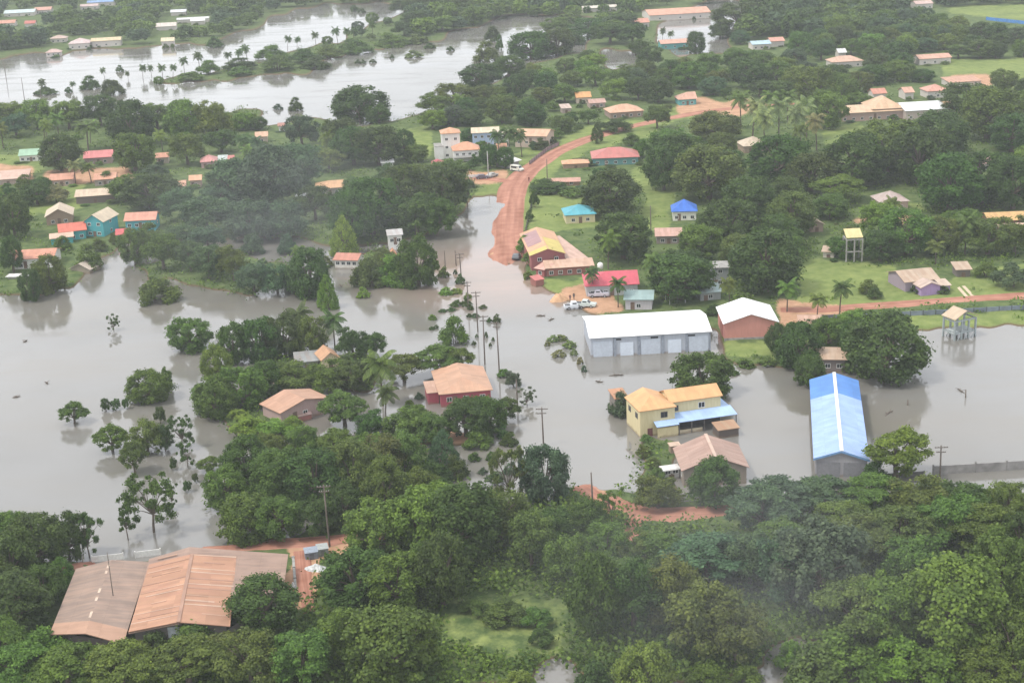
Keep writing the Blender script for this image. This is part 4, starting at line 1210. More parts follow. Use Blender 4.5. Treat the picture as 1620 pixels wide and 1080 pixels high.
# --- far side of the lake and the far right
FAR = [
    ('teal-white roof', 'the far teal-white roof', (5, 22), (53, 20), 3, 14, 'gx', 1.6, (0.5, 0.6, 0.6)),
    ('salmon roof on the skyline', 'the far salmon roof', (53, 17), (81, 15), 3, 12, 'gx', 1.6, (0.55, 0.3, 0.23)),
    ('salmon roof at the picture edge', None, (-6, 38), (24, 36), 3, 10, 'gx', 1.6, (0.55, 0.28, 0.2)),
    ('red roof behind the lake', None, (38, 38), (53, 36), 3, 8, 'gx', 1.5, (0.5, 0.16, 0.13)),
    ('tan roof above the lakeside bank', None, (78, 62), (105, 60), 3, 9, 'hip', 1.6, (0.5, 0.38, 0.32)),
    ('pinkish white villa with hipped roof', 'the pinkish white lakeside villa', (107, 70), (142, 67), 3.6, 12, 'hip', 2.4, (0.58, 0.46, 0.44)),
    ('cream-roofed block with grey walls', 'the cream-roofed lakeside block', (143, 66), (180, 67), 3.8, 8, 'gx', 1.4, (0.6, 0.5, 0.32)),
    ('little boathouse with pink roof', None, (71, 84), (97, 82), 2.6, 6, 'hip', 1.6, (0.52, 0.38, 0.34)),
    ('cream boxy house at the water', 'the cream lakeside box', (254, 66), (275, 64), 3.6, 8, 'gx', 1.6, (0.62, 0.55, 0.38)),
    ('pale tan roof in far trees', None, (246, 43), (268, 39), 3, 10, 'gx', 1.8, (0.6, 0.54, 0.48)),
    ('white-blue roof in far trees', 'the far white-blue roof', (269, 20), (294, 19), 3, 10, 'gx', 1.2, (0.68, 0.72, 0.75)),
    ('bright white roof in far trees', 'the far bright white roof', (301, 34), (321, 34), 3, 9, 'gx', 1.2, (0.8, 0.8, 0.8)),
    ('slim grey-white roof in far trees', None, (279, 32), (297, 36), 2.8, 5, 'gx', 1.0, (0.62, 0.64, 0.64)),
    ('pink-grey roof at the skyline', None, (126, 11), (154, 10), 3, 9, 'gx', 1.2, (0.52, 0.4, 0.38)),
    ('blue roof at the skyline', None, (137, 5), (178, 4), 3.4, 8, 'gx', 1.2, (0.22, 0.35, 0.6)),
    ('wide orange compound roof on the flooded lane', 'the wide orange compound', (1027, 25), (1100, 15), 3.6, 24, 'gx', 2.2, (0.58, 0.32, 0.22)),
    ('red-orange roof beside the wide orange compound', None, (1000, 37), (1029, 36), 3.2, 12, 'gx', 1.8, (0.54, 0.26, 0.19)),
    ('orange-roofed teal house by the flooded lane', 'the far teal house', (1045, 70), (1086, 72), 3.2, 8, 'gx', 1.6, (0.58, 0.34, 0.26)),
    ('pale strip of roof left of the compound', None, (922, 14), (957, 8), 3, 9, 'gx', 1.0, (0.6, 0.55, 0.48)),
    ('pale blue roof by far trees', 'the far pale blue roof', (1190, 71), (1222, 70), 3.2, 9, 'gx', 1.2, (0.4, 0.56, 0.66)),
    ('salmon roof joined to a pale blue one', None, (1219, 66), (1243, 65), 3.4, 9, 'gx', 1.4, (0.58, 0.3, 0.23)),
    ('peach two-part roof under tall dark trees', 'the far peach roof', (1316, 99), (1361, 103), 3.2, 10, 'hip', 2.0, (0.58, 0.38, 0.28)),
    ('white domed shed behind the peach roof', None, (1326, 84), (1341, 84), 2.8, 6, 'gx', 1.6, (0.74, 0.74, 0.74)),
    ('long salmon roof over white walls near the far field', 'the far long salmon house', (1454, 94), (1507, 91), 3.2, 9, 'gx', 1.4, (0.58, 0.34, 0.25)),
    ('red-orange roof behind the long school', None, (1381, 149), (1405, 148), 3.4, 7, 'gx', 1.6, (0.55, 0.25, 0.18)),
    ('salmon roof behind the school and a bush', None, (1431, 147), (1448, 146), 3.4, 8, 'gx', 1.6, (0.58, 0.34, 0.25)),
    ('coral roof above the white school wing', None, (1467, 145), (1504, 143), 3.4, 9, 'hip', 2.0, (0.58, 0.3, 0.23)),
    ('low orange-brown roof by an earth yard', None, (1502, 131), (1557, 129), 2.4, 10, 'shed', 0.8, (0.5, 0.28, 0.19)),
    ('pinkish stand roof beside the sports field', 'the pinkish stand', (1449, 7), (1479, 6), 3.4, 10, 'gx', 1.4, (0.56, 0.4, 0.36)),
    ('rusty roof glimpsed between big dark trees', None, (1553, 259), (1587, 257), 3.0, 8, 'gx', 1.2, (0.5, 0.33, 0.28)),
]
for lb, ref, e0, e1, h, d, rf_, rise, rc in FAR:
    house('far_house', 'distant house with ' + lb if 'house' not in lb and 'villa' not in lb and 'block' not in lb and 'shed' not in lb else 'distant ' + lb, ref, e0, e1, h, d=d, roof=rf_, rise=rise, rc=rc, rust=0.12,
          wc=(0.1, 0.34, 0.34) if 'teal house' in lb else (0.6, 0.56, 0.52), win=(3, 0, 0) if e1[0] - e0[0] > 25 else (0, 0, 0), door=False, yaw=6)

# ------------------------------------------------------------------ vegetation
TONE = {'d': (0.064, 0.118, 0.026), 'm': (0.103, 0.17, 0.032), 'l': (0.14, 0.225, 0.036), 'o': (0.11, 0.155, 0.036), 'y': (0.18, 0.265, 0.042), 'b': (0.078, 0.135, 0.066), 'p': (0.2, 0.24, 0.1)}  # 'b' is a blue-grey green with haze mixed into the leaf colour
TONEW = {'d': 'dark green', 'm': 'mid-green', 'l': 'fresh green', 'o': 'olive green', 'y': 'yellow-green', 'b': 'grey-green', 'p': 'pale green'}
KINDW = {'D': ('shade_tree', 'dome-crowned tree'), 'B': ('broadleaf_tree', 'ragged leafy tree'), 'R': ('rain_tree', 'wide flat-topped tree'), 'C': ('conical_tree', 'tapering tree'),
         'S': ('shrub', 'bush'), 'T': ('sparse_tree', 'thin open tree'), 'P': ('coconut_palm', 'palm')}


def quads_from(cen, nor, size, rng, aspect=1.0):
    """small leaf sheets, a little folded out of square so that no two read alike"""
    n = len(cen)
    nor = nor / np.linalg.norm(nor, axis=1, keepdims=True)
    ref = rng.normal(size=(n, 3))
    a = np.cross(nor, ref)
    a /= np.linalg.norm(a, axis=1, keepdims=True) + 1e-9
    b = np.cross(nor, a)
    s = size * rng.uniform(0.6, 1.35, (n, 1))
    a = a * s
    b = b * s * aspect
    v = np.stack([cen - a - b * 0.35, cen + a * 0.25 - b, cen + a + b * 0.4, cen - a * 0.2 + b], 1)
    return v.reshape(-1, 3), np.arange(n * 4).reshape(n, 4)


def crown_points(kind, seed, n_leaf):
    """leaf places and facings of a crown in a box one wide and one high (trunk foot at the origin)"""
    rng = np.random.default_rng(seed)
    P_, N_ = [], []
    lobes = []
    if kind in 'DB':
        nl = 58 if kind == 'D' else 46
        z0 = 0.0 if kind == 'D' else 0.08
        for i in range(nl):
            f = (i + 0.5) / nl
            ct = 1 - (1.85 if kind == 'D' else 1.7) * f
            th = i * 2.39996 + rng.normal() * 0.35
            st = math.sqrt(max(0, 1 - ct * ct))
            rr = rng.uniform(0.74, 1.08) if kind == 'D' else rng.uniform(0.5, 1.14)
            cz = (1 + z0) / 2
            p = np.array([st * math.cos(th) * 0.40 * rr, st * math.sin(th) * 0.40 * rr, cz + ct * (1 - z0) / 2 * 0.84 * rr])
            lobes.append((p, rng.uniform(0.065, 0.145) if kind == 'D' else rng.uniform(0.06, 0.15), rng.uniform(0.7, 1.0)))
    elif kind == 'R':
        for i in range(46):
            r = math.sqrt((i + 0.5) / 46) * 0.44
            th = i * 2.39996 + rng.normal() * 0.3
            z = 0.86 - 1.5 * r * r + rng.normal() * 0.05
            lobes.append((np.array([r * math.cos(th), r * math.sin(th), z]), rng.uniform(0.055, 0.12), rng.uniform(0.45, 0.75)))
        for i in range(14):
            th = rng.uniform(0, 6.28)
            r = rng.uniform(0.1, 0.4)
            lobes.append((np.array([r * math.cos(th), r * math.sin(th), rng.uniform(0.3, 0.6)]), rng.uniform(0.06, 0.11), 0.7))
    elif kind == 'C':
        for i in range(26):
            f = (i + 0.5) / 26
            z = 0.15 + 0.8 * f
            r = 0.40 * (1 - f ** 1.8) ** 0.8
            th = i * 2.39996
            lobes.append((np.array([r * math.cos(th), r * math.sin(th), z]), 0.05 + 0.11 * (1 - f * 0.7), 0.95))
    elif kind == 'S':
        for i in range(24):
            r = math.sqrt((i + 0.5) / 24) * 0.40
            th = i * 2.39996 + rng.normal() * 0.3
            z = max(0.12, (0.8 - 2.9 * r * r) * rng.uniform(0.6, 1.12))
            lobes.append((np.array([r * math.cos(th), r * math.sin(th), z]), rng.uniform(0.1, 0.17), 0.95))
    elif kind == 'T':
        for i in range(30):
            th = i * 2.39996 + rng.normal() * 0.5
            z = rng.uniform(0.3, 0.96)
            r = rng.uniform(0.08, 0.42) * (1.1 - 0.5 * abs(z - 0.65))
            lobes.append((np.array([r * math.cos(th), r * math.sin(th), z]), rng.uniform(0.045, 0.1), 0.7))
    wts = np.array([l[1] ** 2 for l in lobes])
    wts /= wts.sum()
    for (p, r, fl), wgt in zip(lobes, wts):
        k = max(8, int(n_leaf * wgt))
        d = rng.normal(size=(k, 3))
        d /= np.linalg.norm(d, axis=1, keepdims=True)
        out = p - np.array([0, 0, 0.5])
        out = out / (np.linalg.norm(out) + 1e-6)
        d = d + 0.45 * out + np.array([0, 0, 0.3])
        d /= np.linalg.norm(d, axis=1, keepdims=True)
        rad = r * (rng.uniform(0.45, 1.0, (k, 1)) ** 0.45) * (1 + 0.3 * rng.normal(size=(k, 1)))
        q = p + d * rad * np.array([1, 1, fl])
        P_.append(q)
        N_.append(d + 0.6 * rng.normal(size=(k, 3)) + np.array([0, 0, 0.35]))
    P_, N_ = np.vstack(P_), np.vstack(N_)
    P_[:, 2] = np.clip(P_[:, 2], 0.015, None)
    return P_, N_, lobes


def trunk_mb(kind, lobes, seed):
    rng = random.Random(seed)
    mb = MB()
    if kind == 'S':
        for k in range(5):
            th = k * 1.26 + rng.random()
            mb.tube([(0.02 * math.cos(th), 0.02 * math.sin(th), -0.3), (0.1 * math.cos(th), 0.1 * math.sin(th), 0.25), (0.25 * math.cos(th), 0.25 * math.sin(th), 0.5)], [0.018, 0.014, 0.006], 5)
        return mb
    r0 = {'D': 0.042, 'B': 0.036, 'R': 0.04, 'C': 0.03, 'T': 0.022}[kind]
    fk = {'D': 0.3, 'B': 0.34, 'R': 0.34, 'C': 0.4, 'T': 0.36}[kind]
    lean = (rng.uniform(-0.03, 0.03), rng.uniform(-0.03, 0.03))
    top = (lean[0], lean[1], fk)
    mb.tube([(0, 0, -0.15), (lean[0] * 0.3, lean[1] * 0.3, fk * 0.5), top], [r0 * 1.35, r0, r0 * 0.85], 8)
    step = max(1, len(lobes) // (9 if kind != 'T' else 14))
    for p, r, fl in lobes[::step]:
        mid = ((top[0] + p[0]) / 2 * 1.0 + rng.uniform(-0.03, 0.03), (top[1] + p[1]) / 2, top[2] + (p[2] - top[2]) * 0.62)
        mb.tube([top, mid, tuple(p)], [r0 * 0.55, r0 * 0.33, r0 * 0.1], 5)
    return mb


NV = {'D': 4, 'B': 4, 'R': 3, 'C': 2, 'S': 3, 'T': 3}
CROWN, TRUNK, WHOLE, PTS = {}, {}, {}, {}
for ki, (kd, nv) in enumerate(NV.items()):
    for v in range(nv):
        sd = 100 * ki + v + 11
        nleaf = {'D': 13000, 'B': 10500, 'R': 10500, 'C': 7500, 'S': 6000, 'T': 4500}[kd]
        lf = {'D': 0.0165, 'B': 0.0165, 'R': 0.016, 'C': 0.018, 'S': 0.023, 'T': 0.016}[kd]
        p, n, lobes = crown_points(kd, sd, nleaf)
        vv, q = quads_from(p, n, lf, np.random.default_rng(sd))
        CROWN[kd, v] = arrays_mesh('crown', vv, q, LEAF)
        TRUNK[kd, v] = trunk_mb(kd, lobes, sd).mesh('trunk', BARK, True)
        p, n, lobes = crown_points(kd, sd, nleaf // 7)
        PTS[kd, v] = (p, n, lf * 2.3)
        vv, q = quads_from(p, n, lf * 2.3, np.random.default_rng(sd))
        me = arrays_mesh('small_tree', vv, q, LEAF)
        me.materials.append(BARK)
        WHOLE[kd, v] = me


def palm_meshes(seed):
    rng = random.Random(seed)
    tr = MB()
    lx, ly = rng.uniform(-0.14, 0.14), rng.uniform(-0.14, 0.14)
    tr.tube([(0, 0, -0.1), (lx * 0.2, ly * 0.2, 0.3), (lx * 0.6, ly * 0.6, 0.6), (lx, ly, 0.84)], [0.03, 0.022, 0.02, 0.018], 7)
    V, Q = [], []
    top = Vector((lx, ly, 0.84))
    nf = 19
    for k in range(nf):
        th = k * 2.39996 + rng.uniform(-0.2, 0.2)
        el = 1.15 - 1.45 * (k / nf) + rng.uniform(-0.1, 0.1)
        ln = rng.uniform(0.42, 0.52)
        p, d = top.copy(), Vector((math.cos(th) * math.cos(el), math.sin(th) * math.cos(el), math.sin(el)))
        side = Vector((-math.sin(th), math.cos(th), 0))
        ns = 9
        for i in range(ns):
            q = p + d * ln / ns
            wd = ln * 0.23 * math.sin(math.pi * (0.12 + 0.86 * (i + 0.5) / ns)) + 0.012
            for s in (-1, 1):
                for h_ in (0.0, 0.5):
                    a = p.lerp(q, h_)
                    b = p.lerp(q, h_ + 0.36)
                    o = side * s * wd + d * wd * 0.45 + Vector((0, 0, -wd * 0.55))
                    bi = len(V)
                    V += [tuple(a), tuple(b), tuple(b + o + d * 0.004), tuple(a + o)]
                    Q.append((bi, bi + 1, bi + 2, bi + 3))
            p = q
            d = (d + Vector((0, 0, -0.17 - 0.05 * (i > 4)))).normalized()
    return arrays_mesh('crown', V, Q, LEAF), tr.mesh('trunk', BARK, True)


PALM = [palm_meshes(s) for s in (5, 6, 7, 8)]

PLANTED = []                               # kind, tone, w, h, root, px, py, wet
rtree = random.Random(42)


def plant(x, y, wpx, hpx, kind, tone):
    s = scale_at(x, y)
    g = G(x, y, 0.2)
    wm_, hm = wpx / s, hpx / (s * cosphi(x, y))
    base = gz(g.x, g.y)
    z = base if base > 0 else (-(0.14 if kind in 'DB' else 0.22) * hm if kind in 'DBSC' else max(base, -0.8))
    name, _ = KINDW[kind]
    rz = rtree.uniform(0, 6.28)
    col = TONE[tone]
    j = [rtree.uniform(0.86, 1.14) for _ in range(3)]
    col = (col[0] * j[0], col[1] * j[1], col[2] * j[2], 1)
    f = rtree.uniform(0.92, 1.08)
    if kind == 'P':
        cr, tk = PALM[rtree.randrange(4)]
        root = empty(name, (g.x, g.y, z), rz, (max(wm_, hm * 0.75), max(wm_, hm * 0.75), hm))
        parts = (('trunk', tk), ('crown', cr))
    else:
        v = rtree.randrange(NV[kind])
        if hpx < 20 or wpx < 16:
            o = bpy.data.objects.new(name, WHOLE[kind, v])
            COL.objects.link(o)
            o.location, o.rotation_euler, o.scale = (g.x, g.y, z), (0, 0, rz), (wm_ * f, wm_ / f, hm - z)
            o.color = col
            PLANTED.append((kind, tone, wm_, hm, o, x, y, base < 0))
            return
        root = empty(name, (g.x, g.y, z), rz, (wm_ * f, wm_ / f, hm - z))
        parts = (('trunk', TRUNK[kind, v]), ('crown', CROWN[kind, v]))
    for pn, me in parts:
        o = bpy.data.objects.new(pn, me)
        COL.objects.link(o)
        o.parent = root
        if pn == 'crown': o.color = col
    PLANTED.append((kind, tone, wm_, hm, root, x, y, base < 0))


HAND = """
118 668 46 34 R m;178 712 54 42 R m;168 649 16 20 B d;183 646 18 17 B d;199 645 11 17 B d;236 631 74 48 D m;266 612 20 32 B m;254 668 20 28 B d;234 712 64 46 B m;262 712 26 40 B d;288 707 42 50 T d
297 737 34 42 T d;214 747 46 52 R m;330 744 42 24 R m;275 742 12 22 B d;309 761 11 15 B d;297 776 15 19 B d;243 840 84 88 T d;203 852 42 62 T d;272 802 32 42 T d;303 551 72 48 D m;180 522 24 24 T d;250 475 66 40 S m
718 541 50 40 S m;285 510 12 8 S o;25 378 62 70 D d;22 432 40 60 D d;50 474 38 48 D d;80 460 58 56 D m;142 424 46 38 S o;100 398 30 26 S m;158 398 26 22 S o;215 418 54 56 D m;260 428 62 62 B m;302 430 50 52 B b
332 442 62 52 B b;370 446 52 60 B m;402 462 60 50 B b;440 462 60 46 B b;470 452 42 42 S b;492 466 76 78 D d;476 424 30 40 P m;519 486 34 52 C l;545 401 44 60 C y;582 452 52 44 S o;628 447 64 46 S l;608 424 50 32 S o;663 451 68 76 D d;575 469 22 15 S y
240 392 44 40 S m;330 400 60 44 B b;285 398 50 40 B b;455 400 34 30 S b;400 400 40 34 S b
370 572 56 62 D d;412 568 72 66 D d;452 562 70 64 D d;492 562 60 58 B m;560 568 52 50 B d;592 566 42 42 B d;478 548 44 66 P d;530 550 44 62 P d;345 602 52 56 D l;330 642 52 42 B m;342 656 72 60 D m;386 642 82 62 D m;422 622 62 52 D d
470 616 82 42 B m;522 616 72 44 B m;562 616 70 44 D d;546 672 86 56 R m;395 686 60 28 S y;432 688 62 28 S y;462 682 40 24 S l;376 664 34 20 S y;606 640 44 88 P m;640 602 72 42 R o;690 592 84 46 R m;724 588 60 40 R m;738 692 74 62 D d;770 684 66 58 D d;800 664 48 36 R d
640 694 82 46 B m;690 702 62 46 B m;660 672 52 32 R m;702 738 52 58 C b;756 702 52 26 S m;806 702 28 20 S d;834 640 30 26 T b;610 662 26 60 P d;586 690 60 40 B d
390 764 82 72 D d;440 794 92 82 D m;502 802 102 88 D d;562 792 92 92 D m;602 762 84 72 B o;642 748 72 62 B o;580 728 62 42 B m;530 724 62 46 B m;480 718 62 46 B m;440 722 50 36 B m;360 802 72 62 D m;390 854 92 72 D m;442 854 82 66 D m;502 848 72 62 B d;546 838 72 72 D d;612 818 82 92 D m;660 802 72 60 D m;420 708 30 30 S m
700 795 50 30 S l;722 752 40 34 S d;862 792 84 88 D b;806 798 62 92 T o;830 770 40 50 T b;760 782 30 26 T d;690 762 50 40 S d;770 830 60 50 B d
600 892 104 98 D l;662 884 112 112 B l;732 892 122 122 D d;792 862 92 92 B o;566 962 122 92 D d;632 972 104 92 D m;702 962 92 112 D d;420 1000 120 82 D d;622 1085 156 116 D m;545 1045 92 82 B m;480 1082 112 82 B m;400 1092 112 86 B o;300 1092 122 78 R m;200 1104 124 84 R l;112 1102 122 78 R m;38 1102 112 82 R m;310 1036 90 48 S m;360 1046 80 50 S o;250 1040 60 40 S d;100 1048 66 34 S m;165 1052 76 36 S l;222 1048 60 34 S m;130 1060 70 40 S d
30 1002 112 92 D d;22 932 92 92 D d;66 902 102 86 D d;110 884 66 74 B d;142 880 50 70 T d;18 872 70 62 D m;72 962 76 66 D d;100 930 46 50 C m;8 1060 92 78 D m;62 1050 90 60 S m;96 1030 60 34 S l;30 850 70 40 B d
842 902 84 92 B m;802 842 62 52 B d;872 864 74 62 B d;932 852 64 62 B d;902 932 82 82 B m;945 1008 96 126 D d;1002 1004 92 112 B d;1062 994 104 104 B o;1112 1034 142 112 B o;1164 1052 112 102 B o;1022 1106 104 88 D l;856 1022 40 34 S d;800 985 70 36 S m;850 992 50 34 S m;752 972 50 26 S m;1062 912 92 66 B m;1012 900 72 60 B o;960 900 80 70 B m;1002 905 40 34 S d
1120 932 140 86 R b;1186 932 90 84 B b;1294 964 154 132 D b;1242 952 104 102 B b;1352 902 124 82 R o;1422 884 112 82 R o;1502 864 112 82 B m;1352 1022 144 104 R o;1402 1032 112 122 B m;1502 1034 174 144 D l;1582 964 112 122 R o;1602 1062 104 92 B m;1332 1064 124 62 S m;1420 1066 104 60 S l;1290 1084 112 60 S o;1562 884 124 82 R m;1452 834 112 72 B o;1382 814 104 62 R m;1302 814 122 56 R b;1232 824 122 64 R b;1202 854 112 84 R b;1532 822 92 54 D d;1592 822 84 54 B m;1482 808 72 46 B d;1612 900 80 90 D d;1250 1050 50 40 S l;1640 990 100 110 D m;1440 940 110 90 B m;1480 1080 120 50 S m;1560 1090 120 60 B m
1130 802 88 74 D d;1042 806 74 54 B m;968 842 50 70 T m;1030 892 64 56 B d;1098 904 84 62 R b;905 905 60 40 S l;950 860 56 44 S m;1160 900 80 56 B b;1330 850 100 60 R m
1400 594 134 98 D d;1262 578 78 72 D d;1310 556 62 52 D m;1280 607 54 46 D d;1110 622 102 64 D d;1418 758 106 82 R l;1352 574 60 66 D d;1230 562 40 50 D d;1385 760 40 40 S d;1350 525 60 34 B l;1300 528 54 28 B d
966 342 98 72 D d;1050 302 64 72 D d;1082 294 82 82 D d;1122 317 116 84 D m;1062 254 72 52 B m;986 412 92 76 D d;962 428 46 54 P m;1076 476 108 72 D d;1042 470 50 62 P o;1106 417 72 62 D m;1152 392 94 74 D d;1212 462 118 104 D d;1170 430 70 60 D m;1182 352 92 72 D d;1252 372 84 72 D m;1232 294 104 82 D d;1322 322 92 46 R m;1282 304 92 62 D d;1352 294 112 82 D d;1402 274 112 82 D m;1452 292 104 92 D d;1502 334 112 92 D d;1552 324 104 86 D d;1602 332 84 82 D d;1482 252 112 76 D d;1562 222 104 82 D m;1600 242 80 60 D d;1532 184 92 52 D d;1132 224 84 46 D m;1310 204 66 60 D l;1245 420 50 50 B m
1390 378 62 62 B l;1392 414 62 50 D d;1434 404 92 72 D m;1484 404 72 62 D m;1526 404 46 58 P o;1562 404 84 56 B m;1604 404 70 60 B m;1410 360 40 44 P m;1480 420 40 36 P m;1245 496 46 46 P m;1292 512 40 42 P m;1328 500 46 52 P d;1384 474 26 20 S d;1374 466 32 24 S m;1452 464 26 16 S d;1490 466 24 16 S d;1600 456 60 44 S b;1560 440 40 26 S m;1155 490 30 46 P m;1100 466 30 34 S m;940 470 26 44 P d;978 488 26 46 P d;1130 500 30 20 S d;875 426 20 34 C d;860 426 16 26 S m;900 425 14 14 S o
868 305 60 22 S d;920 262 50 12 S d;905 312 44 16 S m;846 330 16 30 S d;838 352 14 22 S d;930 335 34 24 S m;850 300 26 16 S m;970 210 54 24 S d;945 228 20 34 C d;1000 232 30 22 S m;1015 250 30 34 S m;1040 205 44 40 B m;885 306 40 16 S d;830 402 26 30 S l;838 420 24 26 S l;835 440 18 14 S l
1190 222 38 62 P p;1210 240 40 62 P p;1232 218 36 58 P p;1256 236 42 64 P p;1276 222 40 62 P p;1292 240 38 56 P p;1172 205 36 56 P m;1218 198 34 50 P m;1246 196 34 50 P m;1268 246 30 46 P o;1330 170 60 52 D m;1290 168 70 60 D m;1360 175 50 30 R m
700 340 84 76 D d;640 346 92 82 D d;590 372 104 92 D d;660 372 84 66 B d;692 372 66 62 B d;560 384 74 84 D d;712 300 62 50 B o;670 306 62 46 D m;620 300 54 40 B d;740 330 30 46 T b;600 262 80 62 D d;560 262 72 60 D d;640 252 40 46 D d;540 240 64 56 B d
430 330 112 96 D b;380 332 104 82 D b;470 300 92 72 D b;330 372 92 62 B b;400 378 92 60 B b;450 376 82 56 B b;290 350 70 52 B b;240 330 92 56 D d;200 320 60 44 B m;500 350 70 56 B d;350 342 60 50 B b
98 272 66 62 D d;215 272 70 62 D m;20 200 60 40 B l;60 205 60 46 B l;110 206 60 50 B l;160 200 60 48 B d;210 232 84 76 D d;292 222 72 66 D l;340 222 62 62 B l;298 262 62 52 B o;250 205 60 44 B m;140 240 54 44 P o;120 292 30 36 P p;70 310 40 30 D d;40 300 30 24 S m;170 292 28 22 S m;60 325 50 36 D d;92 322 44 30 S p;12 312 30 22 S d;205 382 20 26 S o;180 388 16 20 S o;145 290 34 30 P o;6 236 36 40 P o
572 190 92 52 D d;600 196 40 30 D d;545 166 34 26 S d;468 174 24 20 S d;440 172 18 8 S b;420 150 0 0 X x;
770 96 40 30 S o;780 64 30 22 S d;840 92 70 42 D d;880 86 60 40 D d;905 70 40 24 S d;790 78 14 22 S d;805 122 60 34 D d;760 142 70 40 D d;720 172 70 40 D m;690 182 60 34 B m
66 148 20 34 P d;72 148 40 10 S d;115 144 20 24 P d;108 146 12 10 S d;143 140 30 20 S d;178 148 40 26 S d;166 124 18 26 P d;190 113 14 10 S d;203 125 14 20 P d;226 124 18 32 P d;240 120 20 26 P d;258 126 26 32 P d;274 126 24 30 P d;292 118 26 36 P d;316 110 30 40 P d;362 104 26 30 P d;378 104 26 34 P d;392 100 26 38 P d;340 74 30 16 S d;330 118 40 22 S m;300 128 44 16 S m;380 120 40 16 S m
455 80 24 32 P d;470 78 22 26 P d;500 74 24 30 P d;535 72 26 36 P d;548 70 24 32 P d;560 68 26 30 P d;590 60 26 34 P d;430 92 50 20 S m;480 100 50 22 S d;520 92 50 20 S m;380 112 50 20 S d;440 112 60 24 S m;500 108 50 20 S d;560 84 60 22 S m;620 72 60 20 S m;660 68 40 14 S o;640 58 44 24 B d;700 50 50 24 B m;660 44 50 26 B d;740 40 50 22 B m;780 28 60 24 B m;730 24 60 28 B d;820 14 60 20 B m;680 24 60 30 B d;640 22 50 26 B d
702 437 18 16 S m;728 447 18 14 S d;722 462 22 8 S l;706 464 24 10 S l;722 482 22 8 S d;738 482 18 12 S d;744 488 12 9 S d;700 492 14 5 S d;714 490 16 5 S d;742 500 10 6 S d;752 500 14 6 S d;764 486 14 5 S d;786 508 14 12 S d;774 508 10 7 S d;769 532 7 10 S d;780 538 6 7 S d;776 546 6 6 S d;750 544 8 7 S d;746 564 10 8 S d;684 504 14 8 S l;690 518 10 6 S d;683 520 10 5 S d;720 432 8 8 S d;796 690 20 18 S d;740 470 14 8 S l;754 532 6 5 S d
876 538 20 10 S p;888 536 22 8 S p;900 548 24 12 S p;884 562 24 10 S p;908 560 14 10 S p;918 574 12 12 S p;924 586 10 10 S b;866 545 10 8 S p;1010 662 26 30 S d;984 654 44 34 S b;976 642 26 20 S d;1022 700 20 14 S m;1018 722 24 20 S m;1034 742 26 20 S m;1040 760 26 24 S m;1150 582 24 10 S l;1180 578 30 12 S m;1215 576 30 12 S m;1160 590 20 6 S d
775 268 34 40 D d;800 268 28 36 D d;752 263 20 20 S d;742 271 20 16 S d;790 250 20 42 P d;806 252 22 46 P d;826 250 22 42 P d;857 238 26 20 S d;872 230 20 14 S d;882 220 24 18 S o;742 227 28 24 D d;660 258 40 30 D m;690 275 30 20 S m
820 1088 60 28 S l;940 1088 60 40 S d;1120 1086 70 36 S m;1180 1076 50 30 S o
455 68 0 0 X x;1048 62 20 26 P d;1060 66 22 26 P d;1100 84 34 34 D d;1170 52 92 46 D d;1140 60 40 22 B d;930 60 60 30 B d;965 70 60 36 B d;1000 72 50 36 B d;985 50 60 30 B d;880 50 50 22 B m;900 40 40 18 B m;560 18 14 12 S d;572 20 14 8 S d;566 100 10 6 S d;575 100 10 6 S d;590 99 12 6 S d;655 90 30 10 S m;680 76 20 8 S d;712 80 14 8 S d;620 92 8 6 S d
"""
for ln in HAND.replace('\n', ';').split(';'):
    f = ln.split()
    if len(f) == 6 and f[4] != 'X':
        x_, y_, w_, h_ = [float(q) for q in f[:4]]
        if f[4] == 'P' and y_ < 150: h_, w_ = h_ * 0.72, w_ * 0.7
        plant(x_, y_, w_, h_, f[4], f[5])
HANDPOS = [(p[5], p[6], p[2] * scale_at(p[5], p[6])) for p in PLANTED]

# woods filled in between: outline of where trunks stand, crown width range in metres, tones, kinds, spacing
KEEP = [WATER[0], WATER[1], WATER[2]] + GRASS[:5] + [GRASS[6]] + [GRASS[7], GRASS[8]] + GRASS[11:17] + [
    [(772, 415), (775, 330), (785, 285), (880, 230), (990, 195), (1100, 172), (1180, 164), (1180, 176), (1040, 206), (940, 232), (860, 268), (836, 300), (836, 415)],
    SOIL[0], SOIL[1], SOIL[7], SOIL[8], SOIL[9], [(985, 806), (1180, 798), (1180, 830), (1000, 834)], [(884, 750), (955, 750), (1000, 806), (985, 812), (930, 800)], [(90, 893), (560, 846), (560, 868), (100, 914)], [(462, 870), (520, 866), (515, 915), (500, 970), (472, 970)], [(700, 1010), (690, 970), (760, 940), (900, 950), (905, 1030), (800, 1050)], [(1235, 484), (1640, 462), (1640, 482), (1235, 502)]]


def one_in(poly, x, y):
    return bool(inside(poly, np.array([x]), np.array([y]))[0])


def free(x, y, w_, h_):
    for fx, fy in ((0, -0.95), (-0.38, -0.55), (0.38, -0.55), (0, -0.4), (-0.3, -0.8), (0.3, -0.8), (0, 0)):
        qx, qy = x + fx * w_, y + fy * h_
        for k, p in enumerate(KEEP):
            if one_in(p, qx, qy):
                if k < 3 and any(one_in(i, qx, qy) for i in ISLAND[:1]): continue
                return False
    for x0, y0, x1, y1, yb in SHOWN:
        if x + w_ * 0.42 > x0 and x - w_ * 0.42 < x1 and y - h_ * 0.92 < y1 and y > yb - 3 and y - h_ * 0.92 < yb and y > y0:
            return False
        if x0 - w_ * 0.1 < x < x1 + w_ * 0.1 and y0 < y < yb + 1: return False
    return True


